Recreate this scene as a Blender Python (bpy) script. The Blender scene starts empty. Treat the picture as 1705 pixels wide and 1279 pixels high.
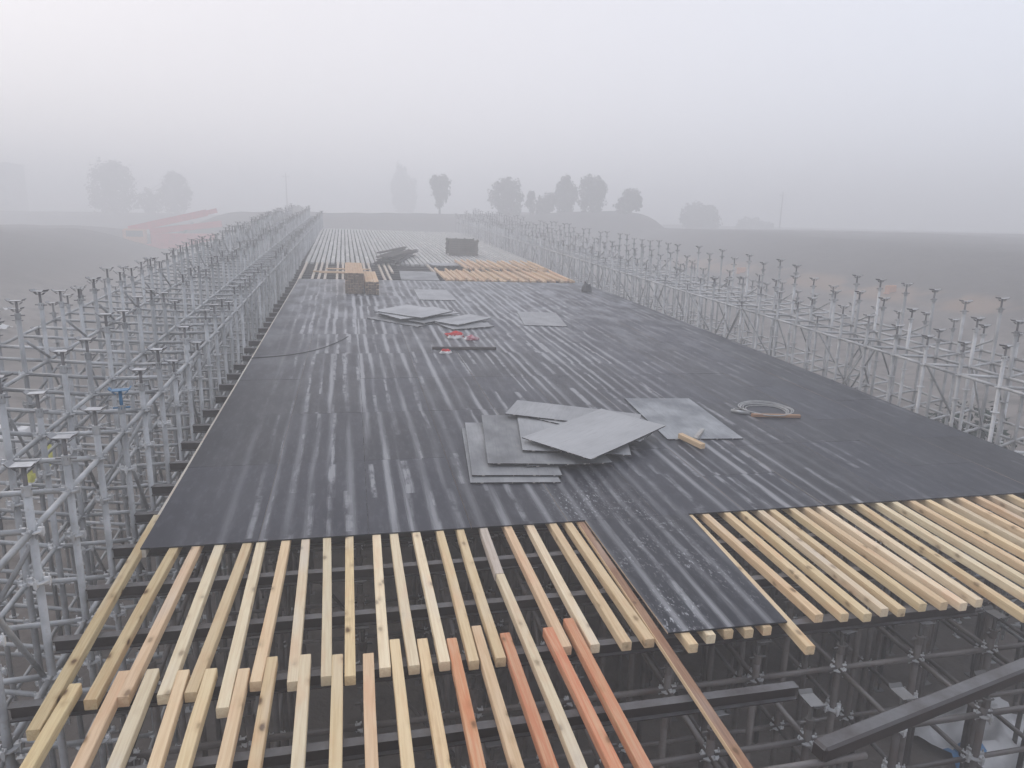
import bpy, bmesh, math, random
from mathutils import Vector, Matrix, noise as mnoise

rng = random.Random(7)
scene = bpy.context.scene
C = scene.collection

# ------------------------------------------------------------------ camera, world, sun, exposure
CAM = Vector((0.0, 0.0, 8.2))          # camera position above the site floor (z = 0)
H = 4.2                                # camera height above the formwork deck
RD = Matrix(((0.9999032673521986, 0.0, 0.013908843891490722),
             (0.000617449600432965, 0.9990141630514808, -0.04438829551289619),
             (-0.013895132039271306, 0.04439258972564312, 0.9989175257662978)))
T = RD.to_4x4()
T.translation = CAM - RD @ Vector((0, 0, H))   # deck coordinates (u, v, w) -> world
TI = T.inverted()

cam_data = bpy.data.cameras.new('camera')
cam = bpy.data.objects.new('camera', cam_data)
C.objects.link(cam)
right = Vector((0.97418023, -0.22476982, 0.02124652))
down = Vector((-0.02994082, -0.22189302, -0.97461122))
fwd = Vector((0.22377765, 0.94881084, -0.2228936))
mc = Matrix((right, -down, -fwd)).transposed().to_4x4()
mc.translation = CAM
cam.matrix_world = mc
cam_data.sensor_width = 36.0
cam_data.lens = 36.0 * 1180.0 / 1705.0
cam_data.clip_start = 0.05
cam_data.clip_end = 3000.0
scene.camera = cam

SUN_EL, SUN_AZ = math.radians(32), math.radians(-42)
world = bpy.data.worlds.new('World')
scene.world = world
world.use_nodes = True
wn, wl = world.node_tree.nodes, world.node_tree.links
wn.clear()
w_out = wn.new('ShaderNodeOutputWorld')
w_bg = wn.new('ShaderNodeBackground')
w_sky = wn.new('ShaderNodeTexSky')
w_sky.sky_type = 'NISHITA'
w_sky.sun_disc = False
w_sky.sun_elevation = SUN_EL
w_sky.sun_rotation = SUN_AZ
w_sky.air_density = 1.0
w_sky.dust_density = 4.0
w_hsv = wn.new('ShaderNodeHueSaturation')
w_hsv.inputs['Saturation'].default_value = 0.45
w_mix = wn.new('ShaderNodeMix')
w_mix.data_type = 'RGBA'
w_mix.inputs[0].default_value = 0.80            # share of overcast white
w_mix.inputs[7].default_value = (11.15, 11.3, 12.5, 1)
w_tc = wn.new('ShaderNodeTexCoord')
w_dot = wn.new('ShaderNodeVectorMath'); w_dot.operation = 'DOT_PRODUCT'
w_dot.inputs[1].default_value = (math.sin(SUN_AZ), math.cos(SUN_AZ), 0.0)
wl.new(w_tc.outputs['Generated'], w_dot.inputs[0])
w_map = wn.new('ShaderNodeMapRange'); w_map.interpolation_type = 'SMOOTHSTEP'
w_map.inputs[1].default_value = -.3; w_map.inputs[2].default_value = 1.05
wl.new(w_dot.outputs['Value'], w_map.inputs[0])
w_tint = wn.new('ShaderNodeMix'); w_tint.data_type = 'RGBA'
wl.new(w_map.outputs[0], w_tint.inputs[0])
w_tint.inputs[6].default_value = (10.75, 11.3, 12.8, 1)
w_tint.inputs[7].default_value = (11.5, 10.95, 11.3, 1)
wl.new(w_tint.outputs[2], w_mix.inputs[7])
wl.new(w_sky.outputs[0], w_hsv.inputs['Color'])
wl.new(w_hsv.outputs[0], w_mix.inputs[6])
wl.new(w_mix.outputs[2], w_bg.inputs['Color'])
w_bg.inputs['Strength'].default_value = 0.1
wl.new(w_bg.outputs[0], w_out.inputs['Surface'])

sun_data = bpy.data.lights.new('sun', 'SUN')
sun_data.energy = 0.6
sun_data.angle = math.radians(25)
sun_data.color = (1.0, 0.95, 0.88)
sun = bpy.data.objects.new('sun', sun_data)
C.objects.link(sun)
sd = Vector((math.sin(SUN_AZ) * math.cos(SUN_EL), math.cos(SUN_AZ) * math.cos(SUN_EL), math.sin(SUN_EL)))
sun.rotation_euler = sd.to_track_quat('Z', 'Y').to_euler()
sun.location = (0, 0, 60)

scene.view_settings.view_transform = 'Standard'
scene.view_settings.look = 'None'
scene.view_settings.gamma = 1.0
scene.view_settings.use_curve_mapping = False
scene.view_settings.exposure = 0.0
HAZE = 0.0112
scene.render.engine = 'CYCLES'
scene.cycles.use_denoising = True
scene.cycles.volume_bounces = 5
scene.cycles.max_bounces = 8
scene.cycles.diffuse_bounces = 3

# ------------------------------------------------------------------ helpers
def D(u, v, w=0.0):
    return T @ Vector((u, v, w))

def in_view(p, margin=0.12):
    r = p - CAM
    z = r.dot(fwd)
    if z < 0.3:
        return False
    x = r.dot(right) / z * 1180 / 852.5
    y = r.dot(down) / z * 1180 / 639.5
    return abs(x) < 1 + margin and abs(y) < 1 + margin

def link(name, mesh, parent=None):
    o = bpy.data.objects.new(name, mesh)
    C.objects.link(o)
    if parent is not None:
        o.parent = parent
    return o

def tag(o, label=None, cat=None, group=None, kind=None):
    if label: o['label'] = label
    if cat: o['category'] = cat
    if group: o['group'] = group
    if kind: o['kind'] = kind
    return o

def empty(name, m=None):
    o = bpy.data.objects.new(name, None)
    C.objects.link(o)
    o.empty_display_size = 0.2
    if m is not None:
        o.matrix_world = m
    return o

class MB:
    """collects polygons into one mesh"""
    def __init__(self):
        self.v, self.f, self.mi, self.sm = [], [], [], []
    def quadbox(self, m, sx, sy, sz, mi=0, top=None, front=None, bev=0.0):
        # box with its bottom centre at the origin of m
        b = len(self.v)
        if bev <= 0:
            for z in (0, sz):
                for x, y in ((-sx/2, -sy/2), (sx/2, -sy/2), (sx/2, sy/2), (-sx/2, sy/2)):
                    self.v.append(m @ Vector((x, y, z)))
            for i, q in enumerate(((3, 2, 1, 0), (4, 5, 6, 7), (0, 1, 5, 4), (1, 2, 6, 5), (2, 3, 7, 6), (3, 0, 4, 7))):
                self.f.append([b + k for k in q])
                self.mi.append(top if (i == 1 and top is not None) else front if (i in (2, 4) and front is not None) else mi)
                self.sm.append(False)
        else:
            bm = bmesh.new()
            bmesh.ops.create_cube(bm, size=1.0)
            for vv in bm.verts:
                vv.co = Vector((vv.co.x * sx, vv.co.y * sy, (vv.co.z + .5) * sz))
            bmesh.ops.bevel(bm, geom=bm.edges[:], offset=bev, segments=1, affect='EDGES', profile=0.5)
            self.bm(bm, m, mi)
            bm.free()
    def bm(self, bm, m, mi=0):
        b = len(self.v)
        bm.verts.index_update()
        for vv in bm.verts:
            self.v.append(m @ vv.co)
        for ff in bm.faces:
            self.f.append([b + x.index for x in ff.verts])
            self.mi.append(mi); self.sm.append(False)
    def tube(self, a, c, r, n=8, mi=0, caps=True, r2=None, smooth=True):
        a, c = Vector(a), Vector(c)
        d = c - a
        q = d.to_track_quat('Z', 'Y').to_matrix()
        b = len(self.v)
        r2 = r if r2 is None else r2
        for p, rr in ((a, r), (c, r2)):
            for k in range(n):
                t = 2 * math.pi * k / n
                self.v.append(p + q @ Vector((math.cos(t) * rr, math.sin(t) * rr, 0)))
        for k in range(n):
            k2 = (k + 1) % n
            self.f.append([b + k, b + k2, b + n + k2, b + n + k]); self.mi.append(mi); self.sm.append(smooth)
        if caps:
            self.f.append([b + n - 1 - k for k in range(n)]); self.mi.append(mi); self.sm.append(False)
            self.f.append([b + n + k for k in range(n)]); self.mi.append(mi); self.sm.append(False)
    def ring(self, c, r0, r1, h, n=10, mi=0):
        c = Vector(c); b = len(self.v)
        for z in (-h/2, h/2):
            for r in (r0, r1):
                for k in range(n):
                    t = 2 * math.pi * k / n
                    self.v.append(c + Vector((math.cos(t) * r, math.sin(t) * r, z)))
        for k in range(n):
            k2 = (k + 1) % n
            A0, A1, B0, B1 = b, b + n, b + 2*n, b + 3*n
            for q in ((B0+k, B1+k, B1+k2, B0+k2), (A0+k2, A1+k2, A1+k, A0+k), (A1+k, A1+k2, B1+k2, B1+k), (A0+k2, A0+k, B0+k, B0+k2)):
                self.f.append(list(q)); self.mi.append(mi); self.sm.append(False)
    def poly(self, pts, mi=0, smooth=False):
        b = len(self.v)
        self.v += [Vector(p) for p in pts]
        self.f.append(list(range(b, b + len(pts)))); self.mi.append(mi); self.sm.append(smooth)
    def mesh(self, name, mats):
        me = bpy.data.meshes.new(name)
        me.from_pydata([tuple(p) for p in self.v], [], self.f)
        for mt in mats: me.materials.append(mt)
        me.polygons.foreach_set('material_index', self.mi)
        me.polygons.foreach_set('use_smooth', self.sm)
        me.update()
        return me

# ------------------------------------------------------------------ materials
class N:
    def __init__(self, name, rough=0.6, spec=0.5, metal=0.0):
        self.mat = bpy.data.materials.new(name)
        self.mat.use_nodes = True
        self.t = self.mat.node_tree
        self.b = self.t.nodes['Principled BSDF']
        self.b.inputs['Roughness'].default_value = rough
        self.b.inputs['Specular IOR Level'].default_value = spec
        self.b.inputs['Metallic'].default_value = metal
    def n(self, ty, **kw):
        nd = self.t.nodes.new(ty)
        for k, v in kw.items():
            setattr(nd, k, v)
        return nd
    def l(self, a, b): self.t.links.new(a, b)
    def set(self, nd, key, val):
        if hasattr(val, 'is_output') or isinstance(val, bpy.types.NodeSocket): self.l(val, nd.inputs[key])
        else: nd.inputs[key].default_value = val
    def math(self, op, a, b=None, c=None, clamp=False):
        nd = self.n('ShaderNodeMath', operation=op, use_clamp=clamp)
        for i, x in enumerate((a, b, c)):
            if x is not None: self.set(nd, i, x)
        return nd.outputs[0]
    def vmul(self, v, s):
        nd = self.n('ShaderNodeVectorMath', operation='MULTIPLY')
        self.set(nd, 0, v); nd.inputs[1].default_value = s
        return nd.outputs[0]
    def vadd(self, a, b):
        nd = self.n('ShaderNodeVectorMath', operation='ADD')
        self.set(nd, 0, a); self.set(nd, 1, b)
        return nd.outputs[0]
    def noise(self, vec, scale, detail=3, rough=0.55, dist=0.0):
        nd = self.n('ShaderNodeTexNoise')
        self.l(vec, nd.inputs['Vector'])
        nd.inputs['Scale'].default_value = scale
        nd.inputs['Detail'].default_value = detail
        nd.inputs['Roughness'].default_value = rough
        nd.inputs['Distortion'].default_value = dist
        return nd.outputs[0]
    def step(self, x, a, b):
        nd = self.n('ShaderNodeMapRange', interpolation_type='SMOOTHSTEP')
        self.set(nd, 0, x); nd.inputs[1].default_value = a; nd.inputs[2].default_value = b
        return nd.outputs[0]
    def mix(self, f, a, b, mode='MIX'):
        nd = self.n('ShaderNodeMix', data_type='RGBA', blend_type=mode)
        self.set(nd, 0, f)
        for i, x in ((6, a), (7, b)):
            if isinstance(x, tuple): nd.inputs[i].default_value = (*x[:3], 1)
            else: self.l(x, nd.inputs[i])
        return nd.outputs[2]
    def obj(self, target=None):
        nd = self.n('ShaderNodeTexCoord')
        if target: nd.object = target
        return nd.outputs['Object']
    def rand(self): return self.n('ShaderNodeObjectInfo').outputs['Random']
    def up(self):
        g = self.n('ShaderNodeNewGeometry')
        s = self.n('ShaderNodeSeparateXYZ'); self.l(g.outputs['Normal'], s.inputs[0])
        return s.outputs[2]
    def col(self, c):
        if isinstance(c, tuple): self.b.inputs['Base Color'].default_value = (*c, 1)
        else: self.l(c, self.b.inputs['Base Color'])
        return self
    def bump(self, h, strength=0.3, dist=0.01):
        nd = self.n('ShaderNodeBump')
        nd.inputs['Strength'].default_value = strength
        nd.inputs['Distance'].default_value = dist
        self.l(h, nd.inputs['Height']); self.l(nd.outputs[0], self.b.inputs['Normal'])

def wood(name, base, dark, knots=1.0, frost=0.15):
    m = N(name, rough=0.75, spec=0.25)
    off = m.n('ShaderNodeVectorMath', operation='SCALE'); off.inputs[0].default_value = (37., 91., 53.)
    m.l(m.rand(), off.inputs['Scale'])
    v = m.vadd(m.obj(), off.outputs[0])
    grain = m.noise(m.vmul(v, (1, .035, 1)), 46, 4, .6, .6)
    blot = m.noise(m.vmul(v, (1, .35, 1)), 4.5, 3)
    c = m.mix(m.step(grain, .36, .68), base, dark)
    c = m.mix(m.math('MULTIPLY', m.step(blot, .5, .75), .55), c, tuple(x * y for x, y in zip(base, (.92, .74, .66))))
    hs = m.n('ShaderNodeHueSaturation'); m.l(c, hs.inputs['Color'])
    m.l(m.math('MULTIPLY_ADD', m.rand(), .26, .86), hs.inputs['Value'])
    r2 = m.math('FRACT', m.math('MULTIPLY', m.rand(), 17.31))
    m.l(m.math('MULTIPLY_ADD', r2, .014, .492), hs.inputs['Hue'])
    c = hs.outputs[0]
    vo = m.n('ShaderNodeTexVoronoi'); vo.inputs['Scale'].default_value = 5.2
    m.l(m.vadd(m.vmul(v, (1.15, .62, 1.15)), m.vmul(m.n('ShaderNodeTexNoise').outputs[1], (0, 0, 0))), vo.inputs['Vector'])
    wob = m.noise(v, 22, 2)
    dd = m.math('ADD', vo.outputs['Distance'], m.math('MULTIPLY_ADD', wob, .12, -.06))
    kn = m.math('SUBTRACT', 1.0, m.step(dd, .07, .19))
    halo = m.math('SUBTRACT', 1.0, m.step(dd, .12, .34))
    c = m.mix(m.math('MULTIPLY', halo, .35 * knots), c, (.30, .17, .07))
    c = m.mix(m.math('MULTIPLY', kn, .75 * knots), c, (.10, .05, .022))
    fr = m.math('MULTIPLY', m.step(m.noise(m.vmul(v, (1, .3, 1)), 2.2, 2), .52, .72), frost)
    up = m.step(m.up(), .6, .95)
    c = m.mix(m.math('MULTIPLY', fr, up), c, (.62, .60, .57))
    m.col(c)
    m.bump(grain, .35, .004)
    return m.mat

def steel(name, base, rough=.55, metal=.35, frost=.4, rust=.0):
    m = N(name, rough=rough, spec=.4, metal=metal)
    v = m.vadd(m.obj(), m.n('ShaderNodeCombineXYZ').outputs[0])
    g = m.n('ShaderNodeNewGeometry')
    n1 = m.noise(g.outputs['Position'], 3.1, 3)
    n2 = m.noise(g.outputs['Position'], 24, 3)
    c = m.mix(m.step(n1, .35, .7), base, tuple(x * .62 for x in base))
    c = m.mix(m.math('MULTIPLY', m.step(n2, .55, .75), .5), c, tuple(x * .6 * y for x, y in zip(base, (1.1, .95, .8))))
    if rust: c = m.mix(m.math('MULTIPLY', m.step(n1, .5, .8), rust), c, (.12, .055, .03))
    hs = m.n('ShaderNodeHueSaturation'); m.l(c, hs.inputs['Color'])
    m.l(m.math('MULTIPLY_ADD', m.rand(), .5, .72), hs.inputs['Value'])
    f = m.math('MULTIPLY', m.step(m.up(), .45, .95), m.math('MULTIPLY', m.math('MULTIPLY_ADD', m.step(n1, .25, .7), .6, m.math('MULTIPLY', n2, .5)), frost))
    c = m.mix(f, hs.outputs[0], (.62, .64, .67))
    m.col(c)
    return m.mat

def plain(name, base, rough=.7, spec=.4, var=.35, scale=5.0, metal=0.0, alt=None):
    m = N(name, rough=rough, spec=spec, metal=metal)
    g = m.n('ShaderNodeNewGeometry')
    n1 = m.noise(g.outputs['Position'], scale, 4)
    c = m.mix(m.step(n1, .35, .7), base, alt or tuple(x * (1 - var) for x in base))
    m.col(c)
    m.bump(n1, .25, .01)
    return m.mat

M_YEL = wood('pine_yellow', (.76, .60, .38), (.67, .50, .29), .7)
M_PALE = wood('pine_pale', (.80, .68, .48), (.71, .57, .38), .65, .35)
M_TAN = wood('pine_tan', (.70, .52, .34), (.60, .42, .25), .9, .25)
M_RED = wood('larch_orange', (.64, .27, .14), (.68, .41, .24), .9, .12)
M_KNOT = wood('pine_knotty', (.72, .57, .34), (.60, .44, .24), 1.2, .25)
M_GREYW = wood('pine_weathered', (.56, .49, .42), (.44, .37, .30), .8, .5)
M_FROSTW = wood('frosted_timber', (.46, .46, .45), (.36, .355, .34), .3, .9)
M_EDGET = wood('frosted_edge_timber', (.62, .58, .52), (.52, .47, .40), .2, .9)
M_FRESH = wood('fresh_timber', (.64, .46, .29), (.54, .36, .21), .4, .2)
M_BARK = wood('bark_edged_board', (.36, .215, .14), (.24, .13, .085), .8, .25)
M_GALV = steel('galvanised_steel', (.40, .41, .42), .55, .25, .4)
M_GALVL = steel('pale_galvanised_steel', (.49, .495, .50), .55, .2, .4)
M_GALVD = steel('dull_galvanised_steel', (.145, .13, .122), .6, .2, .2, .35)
M_HEAD = steel('jack_steel', (.22, .215, .22), .55, .35, .9)
M_ROSE = steel('bright_zinc', (.62, .63, .64), .4, .3, .6)
M_BEAM = steel('dark_painted_beam', (.035, .026, .024), .5, .0, .22)
M_BLUE = steel('blue_paint', (.03, .17, .34), .5, .0, .15)
M_EDGE = wood('plywood_edge', (.55, .43, .30), (.36, .26, .17), .2, .2)
M_BLACKEDGE = plain('painted_plywood_edge', (.018, .018, .02), .6)
M_TRUNK = plain('bark', (.05, .04, .03), .9, .2)
M_LEAF = plain('tree_leaf', (.055, .065, .04), .8, .2, .5, .6)
M_LEAF2 = plain('shrub_leaf', (.03, .055, .04), .8, .2, .5, 3.)
M_TARP = plain('white_tarpaulin', (.72, .72, .73), .5, .4, .2, 3.)
M_BLUEP = plain('blue_plastic', (.10, .26, .50), .5, .4, .2, 8.)
M_REDP = plain('red_paint', (.60, .035, .04), .5, .4, .2, 1.5)
M_ORANGEP = plain('orange_paint', (.55, .22, .08), .5, .4, .2, 1.5)
M_REDC = plain('red_cloth', (.62, .05, .05), .9, .1, .4, 12.)
M_WHITEC = plain('white_cloth', (.78, .76, .75), .9, .1, .2, 12.)
M_PINKC = plain('maroon_cloth', (.38, .10, .13), .9, .1, .4, 12., alt=(.55, .40, .42))
M_YELP = plain('yellow_plastic', (.62, .60, .05), .5, .4, .2, 8.)
M_DARK = plain('dark_rubber', (.03, .03, .032), .6)
M_CABLE = plain('grey_cable', (.42, .42, .42), .6, .4, .25, 9.)
M_DARKW = plain('dark_wet_timber', (.075, .065, .06), .8, .2, .45, 2.5)
M_CONC = plain('grey_render', (.25, .25, .25), .9, .2, .2, .6)
M_GLASS = plain('dark_window', (.04, .045, .05), .2, .5)
M_SHADEDEND = plain('shaded_end_grain', (.26, .20, .15), .85, .2, .4, 9.)  # shade on the timber stacks' end faces, put into the colour as darker brown
M_PALLET = plain('weathered_boards', (.16, .145, .125), .85, .2, .4, 1.7)

# ------------------------------------------------------------------ setting: one ground sheet, rising to embankments
def sm(a, b, x):
    t = max(0.0, min(1.0, (x - a) / (b - a)))
    return t * t * (3 - 2 * t)

KT = 1.33
def ground_h(x, y):
    n = mnoise.noise(Vector((x * .05, y * .05, 1.7)))
    n2 = mnoise.noise(Vector((x * .25, y * .25, 4.1)))
    n3 = mnoise.noise(Vector((x * .9, y * .9, 9.1)))
    h = 0.05 * n2 + .03 * n3 - .05
    X, Y = x / KT, y / KT
    left = sm(-9.5, -29, X) * sm(2, 22, Y) * (1 - sm(106, 116, Y)) * (6.0 + .3 * n + .1 * n2)
    rc = 7.6 + .25 * n + .10 * n2 - .030 * max(0, 75 - Y) + .006 * min(90, max(0, X - 44))
    rgt = sm(21, 44, X) * (1 - sm(118, 150, Y)) * rc
    bank = sm(80, 98, Y) * sm(-34, -14, X) * (1 - sm(41, 52, X)) * (9.45 + 1.0 * math.exp(-((X - 36) / 11) ** 2) + .45 * n + .14 * n2 - .014 * max(0, 20 - X))
    far = sm(116, 160, Y) * (8.3 + .5 * n)
    pad = math.exp(-(((X + 21) / 9) ** 2 + ((Y - 98) / 8) ** 2) * 1.2)
    h = max(h, h + left, h + rgt, h + bank, h + far)
    if pad > .02:
        k = sm(.02, .6, pad)
        h = h * (1 - k) + 1.2 * k
    return h

def build_ground():
    def lines(ranges):
        out = []
        for a, b, s in ranges:
            x = a
            while x < b - 1e-6:
                out.append(x); x += s
        out.append(ranges[-1][1])
        return out
    xs = lines([(-1200, -200, 100), (-200, -80, 10), (-80, -40, 2), (-40, 90, 1.0), (90, 130, 4), (130, 300, 17), (300, 1300, 100)])
    ys = lines([(-60, 0, 5), (0, 40, 1.0), (40, 180, 1.5), (180, 260, 5), (260, 400, 20), (400, 1500, 100)])
    verts = [(x, y, ground_h(x, y)) for y in ys for x in xs]
    nx = len(xs)
    faces = [(j*nx+i, j*nx+i+1, (j+1)*nx+i+1, (j+1)*nx+i) for j in range(len(ys)-1) for i in range(nx-1)]
    me = bpy.data.meshes.new('ground')
    me.from_pydata(verts, [], faces)
    me.polygons.foreach_set('use_smooth', [True] * len(faces))
    m = N('site_soil', rough=.95, spec=.15)
    g = m.n('ShaderNodeNewGeometry'); P = g.outputs['Position']
    a = m.noise(P, .12, 4); b = m.noise(P, .9, 5); c = m.noise(P, 7, 4)
    col = m.mix(m.step(a, .38, .62), (.15, .13, .118), (.21, .186, .17))
    col = m.mix(m.step(b, .45, .68), col, (.105, .094, .086))
    col = m.mix(m.math('MULTIPLY', m.step(c, .55, .7), .5), col, (.17, .15, .135))
    s = m.n('ShaderNodeSeparateXYZ'); m.l(P, s.inputs[0])
    hi = m.step(s.outputs[2], 1.5, 4.0)
    col = m.mix(hi, col, m.mix(m.step(b, .3, .7), (.062, .055, .052), (.085, .076, .070)))
    # bare orange clay along the toe of the right-hand slope
    toe = m.math('MULTIPLY', m.step(s.outputs[0], 41.2, 42.6), m.math('SUBTRACT', 1.0, m.step(s.outputs[0], 44.2, 46.0)))
    toe = m.math('MULTIPLY', toe, m.step(s.outputs[1], 31.9, 39.9))
    toe = m.math('MULTIPLY', toe, m.step(m.noise(P, .16, 3), .40, .56))
    toe = m.math('MULTIPLY', toe, m.math('SUBTRACT', 1.0, m.step(s.outputs[1], 82.5, 95.8)))
    col = m.mix(toe, col, m.mix(b, (.22, .14, .09), (.20, .15, .115)))
    m.col(col)
    m.bump(m.math('ADD', b, m.math('MULTIPLY', c, .4)), .8, .12)
    me.materials.append(m.mat)
    o = link('ground', me)
    tag(o, 'brown site soil rising to dark earth slopes on both sides', None, None, 'structure')
build_ground()

# ------------------------------------------------------------------ black film-faced plywood deck, sheet by sheet
deck_root = empty('formwork_deck', T)
tag(deck_root, 'long deck of black plywood sheets striped with frost on the scaffold', 'deck')

def deck_left(v): return -2.372 + .0148 * (v - 8.2) if v < 36 else -1.96
def deck_right(v): return 11.97 - .012 * (v - 8.2) - .0008 * max(0, v - 20) ** 2

ROW1 = [(-2.457,8.241,-2.481,5.310),(-2.055,8.246,-2.166,5.602),(-1.818,8.243,-1.918,5.594),(-1.559,8.238,-1.598,5.568),
(-1.252,8.242,-1.382,5.560),(-1.086,8.251,-1.094,5.318),(-0.807,8.245,-0.863,5.607),(-0.570,8.261,-0.553,5.554),
(-0.321,8.260,-0.268,5.577),(-0.046,8.245,-0.061,5.549),(0.288,8.243,0.249,5.611),(0.508,8.240,0.511,5.600),
(0.776,8.244,0.795,5.603),(1.076,8.256,1.063,5.575),(1.352,8.235,1.319,5.576),(1.658,8.229,1.622,7.070),
(1.969,8.223,1.983,5.639),(2.280,8.236,2.271,5.626),(2.591,8.231,2.596,5.610),(2.808,8.220,2.840,5.618)]
ROW2 = [(-2.347,5.837,-2.372,4.914),(-1.996,5.948,-2.017,4.850),(-1.761,5.933,-1.774,4.806),(-1.496,5.872,-1.495,4.756),
(-1.266,5.857,-1.275,4.716),(-0.986,5.810,-1.000,4.666),(-0.755,5.938,-0.764,4.624),(-0.460,5.924,-0.461,4.569),
(-0.171,5.876,-0.187,4.519),(0.109,5.847,0.102,4.467),(0.362,6.023,0.353,4.422),(0.623,5.990,0.619,4.374),
(0.908,5.952,0.871,4.328),(1.178,6.113,1.182,4.272),(1.438,5.953,1.434,4.226),(1.626,7.055,1.643,4.189),
(1.886,5.969,1.916,4.139),(2.139,6.092,2.154,4.096)]
RIGHT = [(4.810,8.201,4.845,5.728),(5.132,8.196,5.136,5.695),(5.396,8.200,5.389,5.655),(5.658,8.185,5.650,5.709),
(5.859,8.178,5.844,5.679),(6.171,8.167,6.165,5.727),(6.406,8.166,6.436,5.713),(6.636,8.156,6.649,5.665),
(6.947,8.156,6.896,5.699),(7.317,8.149,7.183,5.356),(7.632,8.150,7.573,5.35),(7.916,8.134,7.889,5.42),
(8.221,8.115,8.174,5.30),(8.501,8.111,8.527,5.37),(8.817,8.102,8.780,5.36),(9.094,8.088,9.047,5.33),
(9.412,8.091,9.332,5.40),(9.689,8.078,9.634,5.34),(10.041,8.077,10.020,5.36)]
TONGUE = [(3.24,5.47),(3.49,5.58),(3.71,5.62),(3.93,5.60),(4.15,5.61),(4.40,5.25)]

def film_material(name, base, frost, dusty=False):
    m = N(name, rough=.42, spec=.5)
    co = m.obj(deck_root)
    s = m.n('ShaderNodeSeparateXYZ'); m.l(co, s.inputs[0])
    u, v = s.outputs[0], s.outputs[1]
    r = m.rand()
    # phase = index of the joist below (joists are unevenly spaced)
    us = sorted([a[0] + .05 for a in ROW1] + [3.12, 3.34, 3.60, 3.82, 4.04, 4.26, 4.50] + [a[0] + .05 for a in RIGHT])
    us += [us[-1] + .28 * k for k in range(1, 8)]
    lo, hi = -3.0, 13.0
    fc = m.n('ShaderNodeFloatCurve')
    cv = fc.mapping.curves[0]
    n = len(us)
    pts = [((lo - lo) / (hi - lo), 0.0)] + [((x - lo) / (hi - lo), (i + 2) / (n + 4)) for i, x in enumerate(us)] + [(1.0, 1.0)]
    cv.points[0].location = pts[0]; cv.points[1].location = pts[-1]
    for p in pts[1:-1]:
        cv.points.new(*p)
    for p in cv.points: p.handle_type = 'VECTOR'
    fc.mapping.update()
    wob = m.math('MULTIPLY_ADD', m.noise(m.vmul(co, (1.0, .55, 0)), 1.2, 2), .05, -.025)
    jit = m.math('MULTIPLY_ADD', r, .08, -.04)
    uu = m.math('ADD', m.math('ADD', u, wob), jit)
    m.l(m.math('DIVIDE', m.math('SUBTRACT', uu, lo), hi - lo), fc.inputs['Value'])
    ph = m.math('MULTIPLY', fc.outputs[0], float(n + 4))
    fr = m.math('FRACT', m.math('ADD', ph, .5))
    idx = m.math('FLOOR', m.math('ADD', ph, .5))
    def white(a, b):
        nd = m.n('ShaderNodeTexWhiteNoise', noise_dimensions='2D')
        cx = m.n('ShaderNodeCombineXYZ'); m.l(a, cx.inputs[0]); m.l(b, cx.inputs[1])
        m.l(cx.outputs[0], nd.inputs['Vector'])
        sp = m.n('ShaderNodeSeparateColor'); m.l(nd.outputs['Color'], sp.inputs[0])
        return sp.outputs
    # marks start and stop abruptly: pieces about 1.25 m long, each with its own strength, width and sideways shift
    own = white(idx, m.math('MULTIPLY', idx, 0.37))
    seg = m.math('FLOOR', m.math('DIVIDE', m.math('ADD', v, m.math('MULTIPLY_ADD', own[0], .34, .42)), 1.255))
    ab = white(idx, m.math('ADD', seg, 31.0))
    st = m.noise(m.vmul(co, (7, .75, 0)), 1.0, 4, .6)
    fine = m.noise(m.vmul(co, (75, 1.6, 0)), 1.0, 3, .65)
    speck = m.noise(m.vmul(co, (28, 11, 0)), 1.0, 4, .7)
    patch = m.noise(m.vmul(co, (4.0, 2.2, 0)), 1.0, 4, .65)
    d = m.math('ABSOLUTE', m.math('ADD', m.math('SUBTRACT', fr, .5), m.math('MULTIPLY_ADD', ab[2], .24, -.12)))
    width = m.math('MULTIPLY_ADD', ab[1], .14, .07)
    edge = m.math('ADD', d, m.math('MULTIPLY_ADD', fine, .30, -.15))
    stripe = m.math('SUBTRACT', 1.0, m.math('DIVIDE', m.math('SUBTRACT', edge, m.math('MULTIPLY', width, .5)), m.math('MULTIPLY', width, .9)), clamp=True)
    stripe = m.math('MULTIPLY', stripe, m.step(st, .30, .60))
    stripe = m.math('MULTIPLY', stripe, m.step(patch, .30, .58))
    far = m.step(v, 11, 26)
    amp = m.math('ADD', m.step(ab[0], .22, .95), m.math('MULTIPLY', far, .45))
    stripe = m.math('MULTIPLY', stripe, amp)
    # fainter marks that run on over several sheets
    d2 = m.math('ABSOLUTE', m.math('ADD', m.math('SUBTRACT', fr, .5), m.math('MULTIPLY_ADD', own[2], .16, -.08)))
    e2 = m.math('ADD', d2, m.math('MULTIPLY_ADD', fine, .34, -.17))
    long = m.math('SUBTRACT', 1.0, m.step(e2, .0, .32))
    run = m.noise(m.vmul(co, (3.2, .16, 0)), 1.0, 3, .5)
    long = m.math('MULTIPLY', long, m.math('SUBTRACT', 1.0, m.math('MULTIPLY', m.step(u, 5.5, 8.5), .75)))
    long = m.math('MULTIPLY', long, m.math('MULTIPLY', m.step(run, .38, .60), m.math('MULTIPLY_ADD', own[0], .55, .25)))
    stripe = m.math('MAXIMUM', m.math('MULTIPLY', stripe, .85), long)
    # fewer marks near both edges of the deck, more in the distance
    big = m.noise(m.vmul(co, (.30, .16, 0)), 1.0, 2)
    lat = m.math('MULTIPLY', m.step(u, -2.3, -.4), m.math('SUBTRACT', 1.0, m.math('MULTIPLY', m.step(u, 6.2, 9.5), .72)))
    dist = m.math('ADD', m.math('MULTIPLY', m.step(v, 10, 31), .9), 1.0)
    fog = m.math('MULTIPLY', m.math('MULTIPLY', lat, dist), m.math('MULTIPLY_ADD', m.step(big, .3, .62), .8, .45))
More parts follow.
